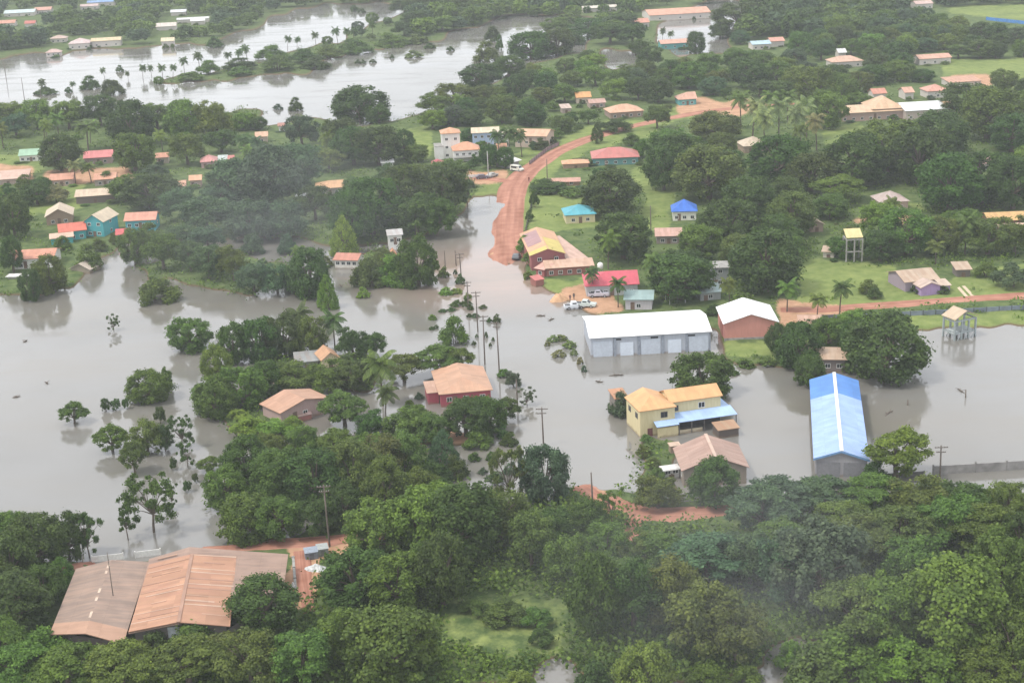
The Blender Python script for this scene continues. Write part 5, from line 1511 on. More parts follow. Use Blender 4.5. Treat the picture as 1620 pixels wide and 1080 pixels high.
WOODS = [
    (ISLAND[0], 5, 10, 'ddmbm', 'BDD', 0.75),
    ([(-40, 176), (180, 178), (420, 196), (420, 215), (-40, 205)], 8, 13, 'dml', 'DBD', 0.6),
    ([(-40, 168), (180, 172), (300, 176), (430, 196), (560, 200), (700, 178), (800, 130), (690, 250), (560, 270), (400, 300), (250, 240), (-40, 225)], 10, 15, 'dmmmbll', 'DDBBP', 0.6),
    ([(180, 230), (420, 240), (600, 260), (720, 300), (720, 350), (560, 380), (350, 380), (240, 330), (180, 300)], 7, 13, 'dmbblbml', 'DBR', 1.1),
    ([(-40, 210), (130, 215), (260, 270), (120, 330), (-40, 370)], 7, 12, 'dmmlp', 'DBBPS', 1.0),
    ([(640, 190), (830, 110), (960, 60), (1040, 80), (1100, 90), (1060, 160), (900, 200), (880, 230), (780, 220), (680, 225)], 9, 14, 'ddmmbl', 'DDBB', 0.58),
    ([(1040, 90), (1180, 60), (1330, 50), (1460, 60), (1480, 95), (1500, 130), (1340, 160), (1180, 155), (1060, 150)], 10, 16, 'ddmmbl', 'DDDB', 0.6),
    ([(1300, 40), (1640, 55), (1640, 90), (1480, 100), (1300, 90)], 10, 15, 'dmmbl', 'DDB', 0.58),
    ([(1000, 215), (1180, 180), (1300, 180), (1340, 200), (1180, 300), (1050, 320), (1010, 260)], 10, 15, 'dmmlm', 'DDB', 0.8),
    ([(1100, 300), (1300, 270), (1640, 210), (1640, 345), (1500, 345), (1320, 345), (1250, 400), (1090, 440), (1000, 430)], 11, 16, 'ddmml', 'DDDB', 0.75),
    ([(1250, 380), (1400, 360), (1640, 375), (1640, 415), (1430, 418), (1250, 410)], 8, 12, 'dmmb', 'DBBS', 0.85),
    ([(820, 165), (900, 150), (980, 190), (900, 222), (830, 225)], 6, 10, 'dmo', 'DBS', 0.8),
    ([(1500, 150), (1640, 140), (1640, 230), (1500, 220)], 9, 13, 'dmm', 'DD', 0.8),
    ([(560, 800), (760, 810), (900, 790), (900, 900), (700, 960), (560, 980)], 8, 11, 'dmml', 'DB', 0.9),
    ([(940, 860), (1200, 845), (1640, 800), (1640, 960), (1300, 930), (1100, 960), (960, 950)], 8, 12, 'mobbm', 'BBR', 0.85),
    ([(195, 395), (350, 382), (520, 388), (690, 400), (700, 452), (560, 468), (400, 472), (215, 455)], 4, 9, 'blombd', 'SSBS', 1.25),
    ([(620, 600), (800, 575), (832, 660), (810, 760), (700, 785), (640, 700)], 3, 6, 'dmbl', 'SSB', 1.3),
    ([(820, 950), (1250, 960), (1345, 1030), (1200, 1062), (870, 1045)], 4, 8, 'mobdl', 'SSB', 1.25),
    ([(150, 872), (330, 846), (430, 858), (300, 876)], 2.5, 5, 'moy', 'S', 1.3),
    ([(240, 1030), (520, 1010), (700, 1065), (640, 1090), (240, 1090)], 4, 7, 'mlo', 'SSB', 1.25),
    ([(1180, 900), (1640, 850), (1640, 1080), (1240, 1080)], 5, 9, 'mobld', 'SBR', 1.25),
    ([(540, 880), (900, 880), (930, 980), (800, 930), (660, 1010), (540, 1010)], 4, 7, 'mld', 'SB', 1.25),
    ([(-20, 240), (250, 245), (250, 395), (-20, 400)], 3, 6, 'lmyp', 'SSB', 1.3),
    ([(840, 280), (1100, 250), (1250, 420), (950, 450)], 3, 7, 'lmdo', 'SSB', 1.3),
    ([(1260, 340), (1640, 345), (1640, 470), (1260, 470)], 3, 6, 'lmdo', 'SSB', 1.5),
    ([(900, 130), (1400, 150), (1400, 215), (1100, 215)], 4, 8, 'lmod', 'SB', 1.3),
    ([(-40, 880), (70, 860), (90, 980), (60, 1000), (-40, 1000)], 8, 11, 'dd', 'D', 0.8),
]
rs = random.Random(99)
for poly, w0, w1, tones, kinds, sp in WOODS:
    xs, ys = [p[0] for p in poly], [p[1] for p in poly]
    put = []
    tries = 0
    while tries < (700 if sp < 1.2 else 145):
        tries += 1
        x, y = rs.uniform(min(xs), max(xs)), rs.uniform(min(ys), max(ys))
        if not one_in(poly, x, y): continue
        s = scale_at(x, y)
        kd = rs.choice(kinds)
        wmt = rs.uniform(w0, w1) * (0.6 if kd == 'P' else 0.5 if kd == 'S' else 1)
        hmt = wmt * rs.uniform(0.62, 0.9) * (1.7 if kd == 'P' else 0.8 if kd == 'S' else 1)
        wp, hp = wmt * s, hmt * s * 0.96
        if any(abs(x - a) < (wp + c) * 0.5 * sp and abs(y - b) < (wp + c) * 0.5 * sp * 0.38 for a, b, c in put + HANDPOS): continue
        if poly is not ISLAND[0] and not free(x, y, wp, hp): continue
        if wet_at(x, y) and y > 300 and sp < 1.2: continue
        put.append((x, y, wp))
        plant(x, y, wp, hp, kd, rs.choice(tones))

# garden growth along the fronts of the farther houses
for RM_, W_, h_ in FRONTS:
    for k in range(1 if W_ < 7 else 2):
        c = RM_ @ Vector((W_ * rs.uniform(-0.05, 1.05), -rs.uniform(1.0, 3.0), 0))
        px, py = P(c.x, c.y, 0.2)
        if any(one_in(KEEP[i], px, py) for i in range(16, len(KEEP))): continue
        s = scale_at(px, py)
        hm_ = rs.uniform(0.35, 0.72) * h_
        plant(px, py, rs.uniform(2.2, 4.5) * s, hm_ * s, rs.choice('SBD'), rs.choice('dmlmb'))

# the woods beyond the lake read as one mass
FARW = [([(-60, -14), (640, -14), (600, 6), (520, 8), (440, 20), (400, 40), (350, 58), (250, 70), (-60, 84)], 'dmmbl'), ([(640, -14), (1100, -14), (1040, 30), (1000, 60), (860, 60), (760, 40), (660, 60)], 'dmmbl'), ([(1100, -14), (1680, -14), (1680, 6), (1470, 12), (1470, 60), (1100, 66)], 'ddmb')]
rng = np.random.default_rng(5)
TREES_FAR = {}
for poly, tones in FARW:
    xs, ys = [p[0] for p in poly], [p[1] for p in poly]
    put = []
    for _ in range(2600):
        x, y = rs.uniform(min(xs), max(xs)), rs.uniform(min(ys), max(ys))
        if not one_in(poly, x, y): continue
        s = scale_at(x, y)
        wmt = rs.uniform(9, 17)
        hmt = wmt * rs.uniform(0.6, 0.85)
        wp, hp = wmt * s, hmt * s
        if any(abs(x - a) < (wp + c) * 0.3 and abs(y - b) < 3.6 for a, b, c in put): continue
        if not free(x, y, wp, hp): continue
        put.append((x, y, wp))
        TREES_FAR.setdefault(rs.choice(tones), []).append((x, y, wmt, hmt))
for tn, lst in TREES_FAR.items():
    VV, QQ, k = [], [], 0
    for x, y, wmt, hmt in lst:
        p, n, lf = PTS[rs.choice('DB'), rs.randrange(4)]
        sel = rng.random(len(p)) < 0.6
        g = G(x, y, 0.3)
        a = rs.uniform(0, 6.28)
        Rm = np.array([[math.cos(a), -math.sin(a), 0], [math.sin(a), math.cos(a), 0], [0, 0, 1]])
        v, q = quads_from(p[sel], n[sel], lf * 1.25, rng)
        v = (v * np.array([wmt, wmt, hmt])) @ Rm.T + np.array([g.x, g.y, 0.3])
        VV.append(v)
        QQ.append(q + k)
        k += len(v)
    o = bpy.data.objects.new('far_woods', arrays_mesh('far_woods', np.vstack(VV), np.vstack(QQ), LEAF))
    COL.objects.link(o)
    o.color = (*TONE[tn], 1)
    tag(o, kind='stuff')

# low growth on the ground under and between the trees, and along the waterline
UG = {'m': [], 'l': [], 'd': []}
I, J = np.nonzero(land > 0.55)
pick = rng.choice(len(I), 26000)
cen = {'m': [], 'l': [], 'd': []}
for t_ in pick:
    i, j = I[t_], J[t_]
    if soilm[i, j] > 0.3: continue
    if gx[j] < -40 or gx[j] > 1660 or gy[i] < 40 or gy[i] > 1100: continue
    lw = grassm[i, j]
    if lw > 0.4 and rs.random() < 0.97: continue
    px, py = gx[j] + rs.uniform(-3, 3), gy[i] + rs.uniform(-2, 2)
    if any(x0 - 6 < px < x1 + 6 and y0 < py < yb + 14 for x0, y0, x1, y1, yb in SHOWN) : continue
    if any(one_in(KEEP[k], px, py) for k in range(17, len(KEEP))): continue
    g = G(px, py, 0.3)
    hgt = rs.uniform(0.3, 2.4) * (0.35 if lw > 0.3 else 1)
    tn = rs.choice('mmld')
    for _ in range(16):
        cen[tn].append((g.x + rs.gauss(0, 1.1), g.y + rs.gauss(0, 1.1), gz(g.x, g.y) + rs.uniform(0.05, hgt)))
for tn, c in cen.items():
    c = np.array(c)
    n = rng.normal(size=c.shape) * 0.7 + np.array([0, 0, 0.8])
    v, q = quads_from(c, n, 0.26, rng)
    o = bpy.data.objects.new('undergrowth', arrays_mesh('undergrowth', v, q, LEAF))
    COL.objects.link(o)
    o.color = (*TONE[tn], 1)
    tag(o, kind='stuff')
from collections import Counter
print('PLANTED', len(PLANTED), Counter(p[0] for p in PLANTED))
#LABELS

# ------------------------------------------------------------------ poles, fences, frames, vehicles, people
POLEW = plain('pole_timber', (0.13, 0.105, 0.085), 0.9, 0.3, 5)
PALE = plain('pole_pale', (0.45, 0.44, 0.42), 0.85, 0.2, 5)
CERAM = plain('insulator', (0.3, 0.28, 0.27), 0.4, 0.1, 5)
POLES = [                                   # foot, height in px, has arms
    (705, 434, 44, 0, 'bare timber pole with a bush at its foot, in the drowned road'), (722, 420, 30, 0, 'short dark pole leaning in the flood below the road end'), (730, 442, 48, 1, 'power pole with arms standing among weeds, highest up the drowned road'),
    (741, 488, 50, 1, 'power pole in thick floating weeds, second down the drowned road'), (756, 524, 70, 1, 'tall wide-armed power pole third down the drowned road'), (767, 576, 84, 1, 'tallest power pole in the drowned row near the crimson-walled house'),
    (790, 588, 86, 1, 'long power pole standing clear in open water beyond the crimson-walled house'), (819, 642, 50, 0, 'bare pole beside a half-drowned bush past the crimson-walled house'), (860, 704, 68, 1, 'lone T-topped power pole in open water'),
    (938, 806, 54, 0, 'stubby brown pole on the bare earth of the lower road'), (522, 868, 96, 1, 'tall dark pole where the yard road meets the trees'), (1487, 760, 64, 1, 'power pole at the grey perimeter wall by the right lake'),
    (1138, 615, 54, 0, 'thin pale pole in front of the round tree behind the yellow house'), (185, 985, 104, 0, 'thin grey pole rising past the big grey-brown shed roof'), (132, 890, 30, 2, 'white post at the back corner of the grey-brown shed'),
    (773, 284, 42, 2, 'pale concrete pole at the road junction before the white tower house'), (866, 290, 36, 0, 'dark pole where the dirt road bends north'), (10, 125, 34, 0, 'dark pole with a nest-like lump standing in the lake'),
    (39, 160, 40, 0, 'thinnest bare pole in the lake near the shore'), (1030, 372, 44, 0, 'dark pole at the lawn edge below the blue pyramid-roofed cottage'), (66, 160, 22, 0, 'short stick of a pole in the lake below the palms'),
    (1128, 470, 40, 0, 'thin pole beside the pale teal tin shed'), (1436, 640, 16, 0, 'short stake standing in the right lake'), (1528, 628, 20, 0, 'slim leaning stake in the right lake')]
for x, y, hp, arm, lb in POLES:
    s = scale_at(x, y)
    g = G(x, y, 0.1)
    h = hp / (s * cosphi(x, y))
    t = empty('utility_pole' if arm else 'timber_pole', (g.x, g.y, gz(g.x, g.y)), rtree.uniform(-0.3, 0.3))
    tag(t, lb, 'pole')
    tl = rtree.uniform(-0.15, 0.15)
    m = MB()
    k_ = 0.55 if x == 185 else 1.0
    m.tube([(0, 0, -0.6), (tl * 0.5, 0, h * 0.5), (tl, 0.05, h)], [0.17 * k_, 0.145 * k_, 0.11 * k_], 8)
    m.build('shaft', PALE if arm == 2 else POLEW, t, True)
    if arm == 1:
        for z, wd in ((h - 0.35, 1.1), (h - 1.2, 0.8)):
            m = MB(); m.box(tl - wd, tl + wd, -0.21, -0.1, z, z + 0.13)
            ca = m.build('crossarm', POLEW, t)
            for k in (-0.9, -0.45, 0.45, 0.9):
                m = MB(); m.tube([(tl + wd * k, -0.155, z + 0.13), (tl + wd * k, -0.155, z + 0.24), (tl + wd * k, -0.155, z + 0.33)], [0.05, 0.07, 0.03], 6)
                m.build('insulator', CERAM, ca)


def run_fence(name, label, pts, h, step, post_mat, panel_mat, cat, pn='panel', th=0.06, ph=None):
    P0 = [G(*p, 0.3) for p in pts]
    t = empty(name, (P0[0].x, P0[0].y, 0))
    tag(t, label, cat)
    o = P0[0]
    for a, b in zip(P0[:-1], P0[1:]):
        n = max(1, round((b - a).length / step))
        d = (b - a) / n
        ang = math.atan2(d.y, d.x)
        for i in range(n + 1):
            c = a + d * i - o
            z = 0.1
            M = Matrix.Translation((c.x, c.y, z)) @ Matrix.Rotation(ang, 4, 'Z')
            if i < n:
                m = MB(); m.box(0.09, d.length - 0.09, -th, th, -0.9, h); tmb(m, M); m.build(pn, panel_mat, t)
            m = MB(); m.box(-0.09, 0.09, -th - 0.05, th + 0.05, -0.9, (ph or h + 0.12)); tmb(m, M); m.build('post', post_mat, t)
    return t


SLATE = plain('slate_panel', (0.17, 0.2, 0.24), 0.7, 0.3, 0.6)
run_fence('panel_fence', 'long slate-grey panel fence running below the right bank road', [(1300, 507), (1420, 502), (1500, 498), (1660, 489)], 1.5, 3.0, plain('dark_post', (0.07, 0.08, 0.09), 0.7), SLATE, 'fence')
GW = plain('grey_block_wall', (0.24, 0.23, 0.22), 0.9, 0.3, 0.7)
run_fence('perimeter_wall', 'grey block perimeter wall along the drowned lane by the right lake', [(1476, 748), (1543, 744), (1690, 735)], 1.5, 6.0, plain('wall_pier', (0.2, 0.19, 0.18), 0.9), GW, 'wall', 'wall_panel', 0.1, 1.75)
run_fence('low_wall', 'short stretch of dark wall under the spreading tree by the blue-roofed warehouse', [(1385, 756), (1462, 751)], 0.9, 5.0, GW, plain('wet_wall', (0.13, 0.125, 0.12), 0.9), 'wall', 'wall_panel', 0.1)
run_fence('white_board_fence', 'short white board fence behind the grey-brown shed', [(146, 886), (195, 881)], 0.9, 4.5, FRAMEW, FRAMEW, 'fence', 'board')
run_fence('white_board_fence', 'white boards at the back corner of the rusty orange shed', [(214, 879), (254, 874)], 0.9, 4.5, FRAMEW, FRAMEW, 'fence', 'board')
run_fence('white_wall', 'low white wall by the road junction below the white tower house', [(739, 283), (757, 282)], 1.5, 3.5, FRAMEW, FRAMEW, 'wall', 'wall_panel')
run_fence('blue_hoarding', 'bright blue boards around the far sports field', [(1560, 33), (1700, 48)], 2.2, 8, plain('blue_post', (0.05, 0.15, 0.4), 0.6), plain('blue_board', (0.06, 0.22, 0.55), 0.6), 'fence', 'board')
run_fence('garden_fence', 'dark fence line along the grass yard beside the dirt road', [(848, 300), (840, 330), (832, 366)], 1.3, 3.0, POLEW, plain('dark_hedge_fence', (0.05, 0.065, 0.04), 0.9), 'fence', 'panel', 0.12)
run_fence('yard_wall', 'low concrete wall strip beside the sandy path by the rusty orange shed', [(464, 884), (468, 935)], 0.6, 4.0, CONCRETE, CONCRETE, 'wall', 'wall_panel', 0.2)
run_fence('timber_fence', 'dark timber fence behind the market hall verge', [(838, 262), (866, 240), (884, 232)], 1.8, 3.0, POLEW, plain('market_boards', (0.22, 0.16, 0.17), 0.8), 'fence', 'panel')

# lookout frame with yellow roof
def frame_tower(name, label, cat, x, y, wd, dp, h, roof, rc, leg_mat, bays, yaw=0.0, rise=1.2, over=0.5):
    g = G(x, y, 0.2)
    t = empty(name, (g.x, g.y, gz(g.x, g.y)), yaw)
    tag(t, label, cat)
    for ix in range(bays + 1):
        for iy in (0, 1):
            px, py = -wd / 2 + wd * ix / bays, dp * iy
            m = MB(); m.box(px - 0.17, px + 0.17, py - 0.17, py + 0.17, -1.0, h); m.build('leg', leg_mat, t)
    for z in (h * 0.42, h - 0.35):
        for iy in (0, 1):
            m = MB(); m.box(-wd / 2 - 0.2, wd / 2 + 0.2, dp * iy - 0.12, dp * iy + 0.12, z, z + 0.3); m.build('beam', leg_mat, t)
        for s in (-1, 1):
            m = MB(); m.box(s * wd / 2 - 0.12, s * wd / 2 + 0.12, 0.13, dp - 0.13, z + 0.01, z + 0.29); m.build('beam', leg_mat, t)
    M = Matrix.Translation((-wd / 2 - over, -over, 0))
    block(t, M, wd + 2 * over, dp + 2 * over, h + 0.4, roof, rise, rc, None, walls=False)
    return t


t = frame_tower('lookout_frame', 'tall grey concrete frame with a small pale yellow roof on top', 'frame', 1351, 416, 4.0, 3.6, 6.0, 'shed', roof_mat((0.62, 0.54, 0.26), 0.1), CONCRETE, 2, rise=1.4, over=0.1)
LANDMARK.append((t.location.x, t.location.y, 'the concrete lookout frame'))
GT = plain('grey_steel', (0.32, 0.36, 0.36), 0.6, 0.2, 2)
t = frame_tower('raised_stand', 'raised steel stand with a tan gable roof at the right lake edge', 'stand', 1526, 534, 5.6, 3.6, 5.4, 'gy', roof_mat((0.53, 0.42, 0.3), 0.15), GT, 3, R(24), 1.6, 0.4)
for k in range(3):
    for iy in (0, 1):
        a = -2.8 + 5.6 * k / 3
        m = MB(); m.tube([(a, iy * 3.6 - 0.2, 0.2), (a + 5.6 / 3, iy * 3.6 - 0.2, 2.4)], [0.09, 0.09], 6); m.build('brace', GT, t)
m = MB(); m.box(-2.5, 2.5, 0.3, 3.3, 2.55, 2.75); m.build('deck', GT, t)
LANDMARK.append((t.location.x, t.location.y, 'the raised lakeside stand'))
PLK = plain('pale_plank', (0.52, 0.42, 0.3), 0.85, 0.2, 3)
for (a, b), lb in ((((1514, 452), (1534, 474)), 'pale plank walkway beam leading down to the right bank road, nearer the lilac-fronted house'), (((1524, 452), (1543, 472)), 'pale plank walkway beam on the hut side of the footbridge')):
    p, q = G(*a, 0.6), G(*b, 0.6)
    m = MB()
    d = (q - p).normalized(); s_ = Vector((-d.y, d.x, 0)) * 0.4
    c = (p + q) / 2
    m.slab([p - c + s_ + Vector((0, 0, 0.3)), q - c + s_ + Vector((0, 0, 0.3)), q - c - s_ + Vector((0, 0, 0.3)), p - c - s_ + Vector((0, 0, 0.3))], 0.2)
    o = m.build('plank_walkway', PLK)
    o.location = (c.x, c.y, 0.3)
    tag(o, lb, 'walkway')

# vehicles
TYRE = plain('tyre', (0.02, 0.02, 0.02), 0.9)


def vehicle(name, label, cat, x, y, yaw, col, style='pickup'):
    g = G(x, y, 0.3)
    t = empty(name, (g.x, g.y, max(gz(g.x, g.y), 0.0) + 0.02), yaw)
    tag(t, label, cat)
    paint = plain('car_paint', col, 0.35, 0.06, 2)
    L_, Wd = 5.0, 1.8
    if style == 'pickup':
        prof = [(-2.5, 0.45), (2.45, 0.45), (2.5, 0.85), (2.3, 1.02), (1.05, 1.08), (0.4, 1.72), (-0.75, 1.76), (-0.95, 1.05), (-2.5, 1.05)]
    elif style == 'van':
        prof = [(-2.3, 0.4), (2.3, 0.4), (2.35, 0.9), (1.6, 1.15), (1.1, 1.95), (-2.2, 2.0), (-2.35, 1.6)]
    else:
        prof = [(-2.1, 0.4), (2.1, 0.4), (2.15, 0.8), (1.1, 0.95), (0.5, 1.45), (-1.1, 1.47), (-1.7, 1.0), (-2.15, 0.9)]
    m = MB()
    n = len(prof)
    half = Wd / 2
    inn = [(px, py, (0.82 if py > 1.3 else 1.0)) for px, py in prof]
    Lf = [(px, -half * k, py) for px, py, k in inn]
    Rt = [(px, half * k, py) for px, py, k in inn]
    m.poly(Lf); m.poly(list(reversed(Rt)))
    for i in range(n):
        j = (i + 1) % n
        m.poly([Lf[j], Lf[i], Rt[i], Rt[j]])
    m.build('body', paint, t)
    x0, x1, zt = {'pickup': (-0.7, 0.5, 1.66), 'van': (-2.0, 1.15, 1.8), 'car': (-1.2, 0.6, 1.38)}[style]
    for s in (-1, 1):
        m = MB(); m.box(x0 + 0.1, x1 - 0.15, s * half * 0.9 - 0.035, s * half * 0.9 + 0.035, 1.12 if style != 'car' else 0.98, zt - 0.06); m.build('side_window', DARKGLASS, t)
    m = MB()
    xa, za, xb, zb = {'pickup': (1.0, 1.13, 0.46, 1.66), 'van': (1.55, 1.25, 1.16, 1.86), 'car': (1.04, 1.0, 0.56, 1.4)}[style]
    m.slab([(xa + 0.03, -half * 0.8, za), (xa + 0.03, half * 0.8, za), (xb + 0.03, half * 0.74, zb), (xb + 0.03, -half * 0.74, zb)], 0.03)
    m.build('windscreen', DARKGLASS, t)
    for px in (-1.5, 1.45) if style != 'car' else (-1.3, 1.3):
        for s in (-1, 1):
            w_ = MB()
            k = 14
            for e in (0, 1):
                ring = [(px + 0.36 * math.cos(2 * math.pi * i / k), s * (half - 0.12 + 0.16 * e), 0.36 + 0.36 * math.sin(2 * math.pi * i / k)) for i in range(k)]
                w_.poly(ring)
                if e: 
                    for i in range(k):
                        w_.poly([prev[i], prev[(i + 1) % k], ring[(i + 1) % k], ring[i]])
                prev = ring
            wo_ = w_.build('wheel', TYRE, t)
            w2 = MB(); yy = s * (half + 0.05)
            w2.poly([(px + 0.2 * math.cos(2 * math.pi * i / k), yy, 0.36 + 0.2 * math.sin(2 * math.pi * i / k)) for i in range(k)])
            w2.build('rim', plain('rim', (0.4, 0.4, 0.41), 0.4), wo_)
    if style == 'pickup':
        m = MB(); m.box(-2.35, -1.05, -half + 0.14, half - 0.14, 1.0, 1.056); m.build('load_bed', plain('bed', (0.06, 0.06, 0.065), 0.7), t)
    for s in (-1, 1):
        m = MB(); hx = {'pickup': 2.47, 'van': 2.3, 'car': 2.1}[style]; m.box(hx - 0.02, hx + 0.06, s * 0.62 - 0.18, s * 0.62 + 0.18, 0.68, 0.84); m.build('headlight', FRAMEW, t)
    return t


vehicle('pickup_truck', 'white pickup at the water edge, nearest the sand mound', 'pickup', 909, 486, R(8), (0.66, 0.69, 0.72))
vehicle('pickup_truck', 'pale grey-green pickup parked nose to tail behind the white one at the water edge', 'pickup', 927, 486, R(-18), (0.5, 0.55, 0.52))
vehicle('pickup_truck', 'silver pickup parked against the bright red roofed house', 'pickup', 947, 471, R(-4), (0.5, 0.49, 0.55))
vehicle('delivery_van', 'small pale van parked in the verge grass beside the white awning', 'van', 818, 272, R(-40), (0.62, 0.62, 0.55), 'van')
vehicle('parked_car', 'dark violet car beside the low white wall at the junction', 'car', 763, 284, R(5), (0.13, 0.11, 0.14), 'car')
vehicle('parked_car', 'light grey car just past the pale concrete pole at the junction', 'car', 779, 281, R(50), (0.4, 0.4, 0.38), 'car')
vehicle('parked_car', 'white car by the tree-wrapped orange house, nearer the lake', 'car', 478, 313, R(20), (0.7, 0.7, 0.7), 'car')
vehicle('delivery_van', 'white van beside the tree-wrapped orange house', 'van', 493, 318, R(70), (0.72, 0.72, 0.72), 'van')
vehicle('parked_car', 'dark car tucked beside the dirt road end by the roadside house', 'car', 817, 408, R(80), (0.1, 0.11, 0.12), 'car')

# sand heap, tent, tank, containers, tarpaulin
def heap(name, label, cat, x, y, r, h, mat, seed=1):
    g = G(x, y, 0.2)
    rr = np.random.default_rng(seed)
    m = MB()
    nr, na = 7, 20
    ph = rr.uniform(0, 6.28, 4)
    pts = []
    for i in range(nr + 1):
        f = i / nr
        row = []
        for k in range(na):
            a = 2 * math.pi * k / na
            q = r * f * (1 + 0.14 * math.sin(2 * a + ph[0]) + 0.08 * math.sin(5 * a + ph[1]))
            row.append((q * math.cos(a), q * math.sin(a) * 0.8, h * (1 - f ** 1.6) * (1 + 0.1 * math.sin(3 * a + ph[2] + 4 * f)) - 0.6 * f))
        pts.append(row)
    for i in range(nr):
        for k in range(na):
            k2 = (k + 1) % na
            if i == 0: m.poly([pts[0][0], pts[1][k], pts[1][k2]])
            else: m.poly([pts[i][k], pts[i + 1][k], pts[i + 1][k2], pts[i][k2]])
    o = m.build(name, mat, None, True)
    o.location = (g.x, g.y, gz(g.x, g.y))
    tag(o, label, cat)
    return o


heap('sand_mound', 'orange sand mound at the flood edge beside the parked pickups', 'sand mound', 884, 474, 3.0, 2.3, plain('orange_sand', (0.54, 0.33, 0.19), 0.95, 0.15, 1.2, 0.2), 3)
heap('tarpaulin_heap', 'crumpled white and grey tarpaulin heap beside the sandy path', 'tarpaulin', 500, 903, 2.4, 0.9, plain('white_tarpaulin', (0.5, 0.51, 0.5), 0.6, 0.5, 2.5, 0.6), 8)
heap('white_bundle', 'two-lobed bright white bundle beside the low yard wall', 'bundle', 464, 931, 0.55, 0.9, plain('white_sack', (0.75, 0.75, 0.75), 0.7, 0.1, 3), 9)
g = G(1072, 482, 0.3)
t = empty('canopy_tent', (g.x, g.y, gz(g.x, g.y)), R(10))
tag(t, 'small red peaked canopy tent with a white stripe behind the long white warehouse', 'tent')
RT = plain('red_canvas', (0.46, 0.04, 0.06), 0.8, 0.15, 2)
m = MB()
for s in ([(-2, 0, 2.0), (2, 0, 2.0), (0, 1.8, 3.5)], [(2, 0, 2.0), (2, 3.6, 2.0), (0, 1.8, 3.5)], [(2, 3.6, 2.0), (-2, 3.6, 2.0), (0, 1.8, 3.5)], [(-2, 3.6, 2.0), (-2, 0, 2.0), (0, 1.8, 3.5)]): m.slab(s, 0.05)
m.build('canopy', RT, t)
m = MB(); m.slab([(-0.25, -0.03, 2.03), (0.25, -0.03, 2.03), (0.06, 1.72, 3.5), (-0.06, 1.72, 3.5)], 0.03); m.build('white_stripe', FRAMEW, t)
for px in (-1.9, 1.9):
    for py in (0.1, 3.5):
        m = MB(); m.tube([(px, py, -0.3), (px, py, 2.0)], [0.05, 0.05], 6); m.build('pole', FRAMEW, t)
g = G(950, 440, 0.3)
t = empty('water_tank', (g.x, g.y, gz(g.x, g.y)))
tag(t, 'white water tank on a short stand above the bright red roof', 'water tank')
m = MB(); m.tube([(0, 0, 2.2), (0, 0, 2.25), (0, 0, 3.5), (0, 0, 3.8)], [0.55, 0.72, 0.72, 0.3], 14); m.build('tank', FRAMEW, t, True)
for px in (-0.5, 0.5):
    for py in (-0.5, 0.5):
        m = MB(); m.box(px - 0.06, px + 0.06, py - 0.06, py + 0.06, -0.4, 2.2); m.build('leg', CONCRETE, t)
for x, y, wd, c, lb in ((494, 887, 2.0, (0.2, 0.23, 0.27), 'blue-grey tin storage box at the end of the yard road'), (512, 882, 1.7, (0.26, 0.28, 0.27), 'square grey-green storage box beside the blue-grey one')):
    g = G(x, y, 0.3)
    t = empty('storage_box', (g.x, g.y, gz(g.x, g.y)), R(14))
    tag(t, lb, 'storage box')
    m = MB(); m.box(-wd / 2, wd / 2, 0, 1.6, -0.3, 1.25); m.build('body', plain('tin_box', c, 0.6, 0.2, 3), t)
    m = MB(); m.slab([(-wd / 2 - 0.08, -0.08, 1.27), (wd / 2 + 0.08, -0.08, 1.27), (wd / 2 + 0.08, 1.68, 1.5), (-wd / 2 - 0.08, 1.68, 1.5)], 0.06); m.build('lid', plain('tin_lid', tuple(q * 1.25 for q in c), 0.5, 0.2, 3), t)
    m = MB(); m.box(-0.35, 0.35, -0.04, 0.02, 0.1, 1.0); m.build('hatch', plain('hatch', tuple(q * 0.6 for q in c), 0.6), t)

